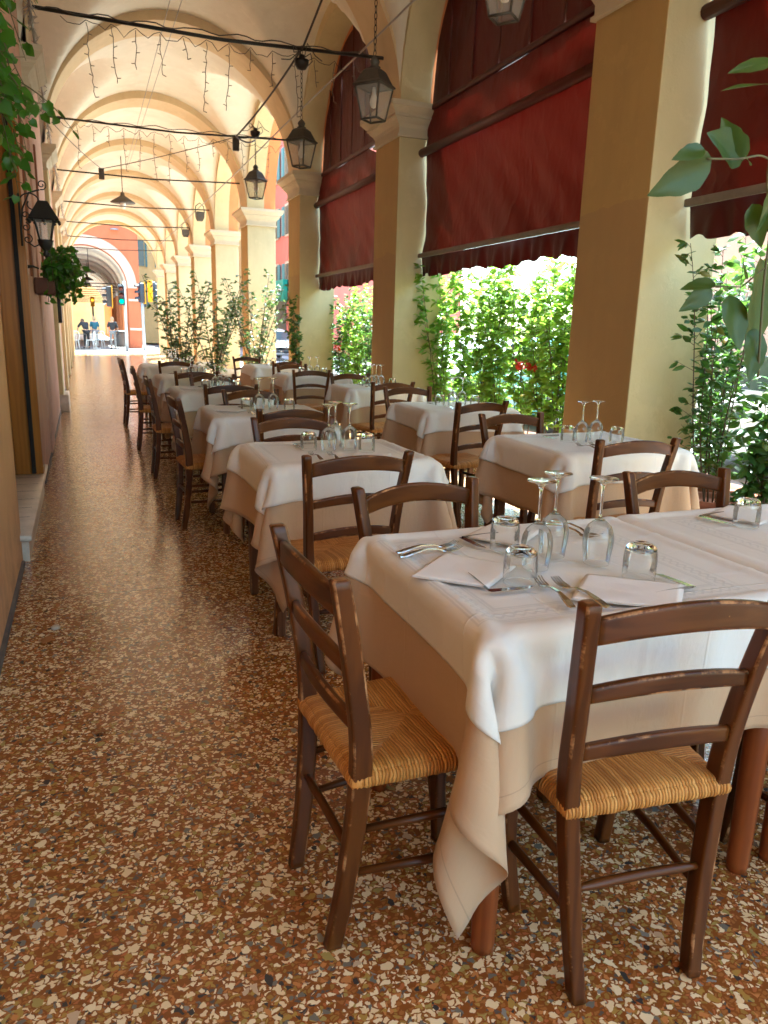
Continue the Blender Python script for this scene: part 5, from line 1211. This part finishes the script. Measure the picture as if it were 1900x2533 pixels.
for i in range(3):
    for k_ in range(5):
        fr = MB().box(.6+i*1.55, 1.25+i*1.55, -.06, 0, 2.6+k_*2.9, 4.4+k_*2.9).build('window', 'darkglass', yh)
        for s in (-.16, .71): MB().box(.6+i*1.55+s, .6+i*1.55+s+.14, -.12, -.06, 2.55+k_*2.9, 4.45+k_*2.9).build('shutter', 'shutter', fr)
# traffic lights
def tlight(x, y, label, heads, ph):
    t = thing('traffic_light', (x, y, -.1), label, 'traffic light', 'traffic lights at the crossing')
    MB().tube([(0, 0, 0), (0, 0, ph)], .075, 12).build('pole', 'pole', t)
    for (dx, z0, rz, on, board) in heads:
        e = bpy.data.objects.new('signal_head', None); COL.objects.link(e); e.parent = t; e.location = (dx, 0, z0); e.rotation_euler = (0, 0, rz); e.empty_display_size = .1
        MB().box(-.16, .16, -.10, .14, 0, .98, .03).build('housing', 'bluebox', e)
        if board: MB().box(-.22, .22, .141, .17, -.06, 1.04, .01).build('backing_board', 'yellowbox', e)
        for q, nm in enumerate(('green', 'amber', 'red')):
            z = .18+q*.31; mt = on if (q == 0 and on == 'greenlamp') else 'lensdark'
            MB().tube([(0, -.105, z), (0, -.13, z)], .11, 14).build(nm+'_lens', mt, e)
            b = MB(); n = 12; P = np.zeros((2, n, 3))
            for i in range(n):
                a = PI*i/(n-1); P[0, i] = (.125*math.cos(a), -.10, z+.125*math.sin(a)); P[1, i] = (.125*math.cos(a), -.30, z+.125*math.sin(a)-.02)
            b.grid(P).build('visor', 'bluebox', e)
    return t
tlight(2.15, 41, 'traffic light with a lit green lamp on a silver pole at the crossing', [(-.15, 2.35, 0, 'greenlamp', False), (-.75, 2.25, -PI/2, None, True)], 3.5)
tlight(3.1, 42.5, 'yellow-backed traffic light partly behind the shrub leaves', [(-.05, 2.55, -PI/2+.3, None, True), (.55, 2.65, PI/2+.5, None, True)], 3.4)
t = thing('flashing_signal', (.95, 62, -.05), 'small yellow traffic light seen far inside the second arcade', 'traffic light'); MB().tube([(0, 0, 0), (0, 0, 3)], .07, 8).build('pole', 'pole', t); MB().box(-.15, .15, -.1, .1, 2.6, 3.3, .03).build('housing', 'yellowbox', t); MB().tube([(-.0, -.11, 3.05), (0, -.14, 3.05)], .09, 12).build('amber_lens', 'amberlamp', t)
t = thing('litter_bin', (2.25, 48.5, 0), 'dark litter bin beside the far pier', 'bin'); MB().lathe([(.30, 0), (.34, .1), (.36, .85), (.30, .95), (.28, .9), (0, .88)], 18).build('body', 'bin', t); MB().lathe([(.37, .8), (.38, .86), (.36, .9)], 18).build('rim', 'rubber', t)
# far restaurant furniture
def bistro_chair(x, y, rz, label, mat='white_paint'):
    t = thing('bistro_chair', (x, y, 0), label, 'chair', 'white chairs of the far terrace', rz)
    MB().lathe([(.0, .44), (.20, .44), (.215, .455), (.20, .47), (0, .47)], 18).build('seat', mat, t)
    for sx in (-1, 1):
        MB().tube([(sx*.15, -.16, .44), (sx*.20, -.22, 0)], [.018, .014], 8).build('leg', mat, t)
        MB().tube([(sx*.15, .16, .44), (sx*.19, .21, 0)], [.018, .014], 8).build('leg', mat, t)
    MB().tube(bez([(-.19, -.17, .45), (-.20, -.21, .75), (-.12, -.23, .90), (.12, -.23, .90), (.20, -.21, .75), (.19, -.17, .45)], 5), .016, 8).build('back_frame', mat, t)
    for x_ in (-.07, .07): MB().tube([(x_*.8, -.18, .46), (x_*.5, -.22, .9)], .012, 6).build('spindle', mat, t)
    return t
bistro_chair(-.35, 42.6, R(20), 'leftmost white chair at the far crossing, beside the wall')
bistro_chair(.45, 43.3, R(75), 'white chair turned sideways in front of the man in black')
bistro_chair(.95, 45.0, R(160), 'white chair behind the leaning man in black')
t = thing('terrace_table', (.75, 44.3, 0), 'small white table of the far terrace behind the white chairs', 'table'); MB().box(-.35, .35, -.35, .35, .74, .77, .008).build('top', 'white_paint', t); MB().tube([(0, 0, 0), (0, 0, .74)], .03, 8).build('column', 'white_paint', t); MB().lathe([(.22, 0), (.2, .02), (.04, .05)], 14).build('base', 'white_paint', t)
t = thing('terrace_table', (-.1, 43.6, 0), 'dark table beside the leftmost white chair', 'table'); MB().box(-.35, .35, -.35, .35, .74, .77, .008).build('top', 'bin', t); MB().tube([(0, 0, 0), (0, 0, .74)], .03, 8).build('column', 'bin', t); MB().lathe([(.22, 0), (.2, .02), (.04, .05)], 14).build('base', 'bin', t)
# people
def skinned(name, verts, edges, radii, mat, parent, sub=2):
    me = bpy.data.meshes.new(name); me.from_pydata(verts, edges, []); o = bpy.data.objects.new(name, me); COL.objects.link(o); o.parent = parent
    md = o.modifiers.new('skin', 'SKIN'); md.use_smooth_shade = True
    if not me.skin_vertices: me.attributes.new('x', 'FLOAT', 'POINT')
    sv = me.skin_vertices[0].data
    for i, r in enumerate(radii):
        sv[i].radius = r if isinstance(r, tuple) else (r, r)
    sv[0].use_root = True
    s = o.modifiers.new('sub', 'SUBSURF'); s.levels = sub; s.render_levels = sub; me.materials.append(M_[mat]); return o
def person(loc, rz, label, pose, top, bottom, hair, H=1.72):
    t = thing('person', loc, label, 'person', None, rz); k_ = H/1.75
    J = dict(pel=(0, 0, .95), waist=(0, 0, 1.12), chest=(0, .0, 1.32), neck=(0, 0, 1.47), head=(0, .02, 1.57), crown=(0, .02, 1.70),
             shL=(-.18, 0, 1.40), elL=(-.24, .0, 1.13), wrL=(-.24, .08, .90), haL=(-.24, .10, .80), shR=(.18, 0, 1.40), elR=(.24, 0, 1.13), wrR=(.24, .08, .90), haR=(.24, .10, .80),
             hiL=(-.09, 0, .90), knL=(-.10, .02, .50), anL=(-.10, 0, .09), toL=(-.10, .16, .03), hiR=(.09, 0, .90), knR=(.10, .02, .50), anR=(.10, 0, .09), toR=(.10, .16, .03)); J.update(pose)
    J = {a: tuple(c*k_ for c in v) for a, v in J.items()}
    RD = dict(pel=(.15, .11), waist=(.13, .10), chest=(.16, .11), neck=.055, head=(.078, .095), crown=(.06, .07), shL=.06, elL=.042, wrL=.03, haL=.04, shR=.06, elR=.042, wrR=.03, haR=.04, hiL=.085, knL=.055, anL=.04, toL=.035, hiR=.085, knR=.055, anR=.04, toR=.035)
    ED = [('pel', 'waist'), ('waist', 'chest'), ('chest', 'neck'), ('neck', 'head'), ('head', 'crown'), ('chest', 'shL'), ('shL', 'elL'), ('elL', 'wrL'), ('wrL', 'haL'), ('chest', 'shR'), ('shR', 'elR'), ('elR', 'wrR'), ('wrR', 'haR'), ('pel', 'hiL'), ('hiL', 'knL'), ('knL', 'anL'), ('anL', 'toL'), ('pel', 'hiR'), ('hiR', 'knR'), ('knR', 'anR'), ('anR', 'toR')]
    def mk(name, keys, grow, mat):
        idx = {a: i for i, a in enumerate(keys)}
        skinned(name, [J[a] for a in keys], [(idx[a], idx[b_]) for a, b_ in ED if a in idx and b_ in idx], [tuple(q+grow for q in RD[a]) if isinstance(RD[a], tuple) else RD[a]+grow for a in keys], mat, t)
    mk('body', list(J), 0, 'skin')
    mk('shirt', ['pel', 'waist', 'chest', 'shL', 'elL', 'shR', 'elR'], .018, top)
    mk('trousers', ['pel', 'hiL', 'knL', 'anL', 'hiR', 'knR', 'anR'], .016, bottom)
    hp_ = J['head']; b = MB(); b.lathe([(.0, .16), (.05, .15), (.085, .10), (.10, .03), (.095, -.03), (.06, -.07)], 14, c=(hp_[0], hp_[1]-.015, hp_[2])); b.build('hair', hair, t)
    for nm in ('L', 'R'):
        p = J['to'+nm]; MB().box(p[0]-.045, p[0]+.045, p[1]-.20, p[1]+.07, .0, .08, .02).build('shoe', 'rubber', t)
    return t
person((.28, 43.9, 0), R(25), 'person in black clothes with a pale belt leaning over a far table', dict(waist=(0, .06, 1.12), chest=(0, .22, 1.28), neck=(0, .34, 1.36), head=(0, .42, 1.42), crown=(0, .48, 1.53), shL=(-.18, .22, 1.34), elL=(-.26, .42, 1.12), wrL=(-.22, .58, .95), haL=(-.22, .64, .90), shR=(.18, .22, 1.34), elR=(.26, .42, 1.12), wrR=(.2, .58, .95), haR=(.2, .64, .9)), 'blackcloth', 'blackcloth', 'hair')
person((.72, 45.3, 0), R(200), 'person in a blue top behind the leaning figure', {}, 'bluecloth', 'graycloth', 'hair_l')
person((1.60, 43.9, 0), R(170), 'person walking in a black top and light grey trousers, bag at the side', dict(knR=(.10, .14, .50), anR=(.10, .02, .14), toR=(.10, .18, .07), knL=(-.10, .0, .5), anL=(-.10, -.08, .10), toL=(-.10, .08, .03), elL=(-.25, -.08, 1.13), wrL=(-.25, .0, .9)), 'blackcloth', 'graycloth', 'hair_l')
t = thing('handbag', (1.86, 43.85, .72), 'dark bag carried by the walking person', 'bag'); MB().box(-.05, .05, -.16, .16, 0, .24, .02).build('body', 'blackcloth', t); MB().tube(bez([(0, -.1, .23), (0, -.05, .5), (0, .05, .5), (0, .1, .23)], 4), .01, 6).build('strap', 'blackcloth', t)
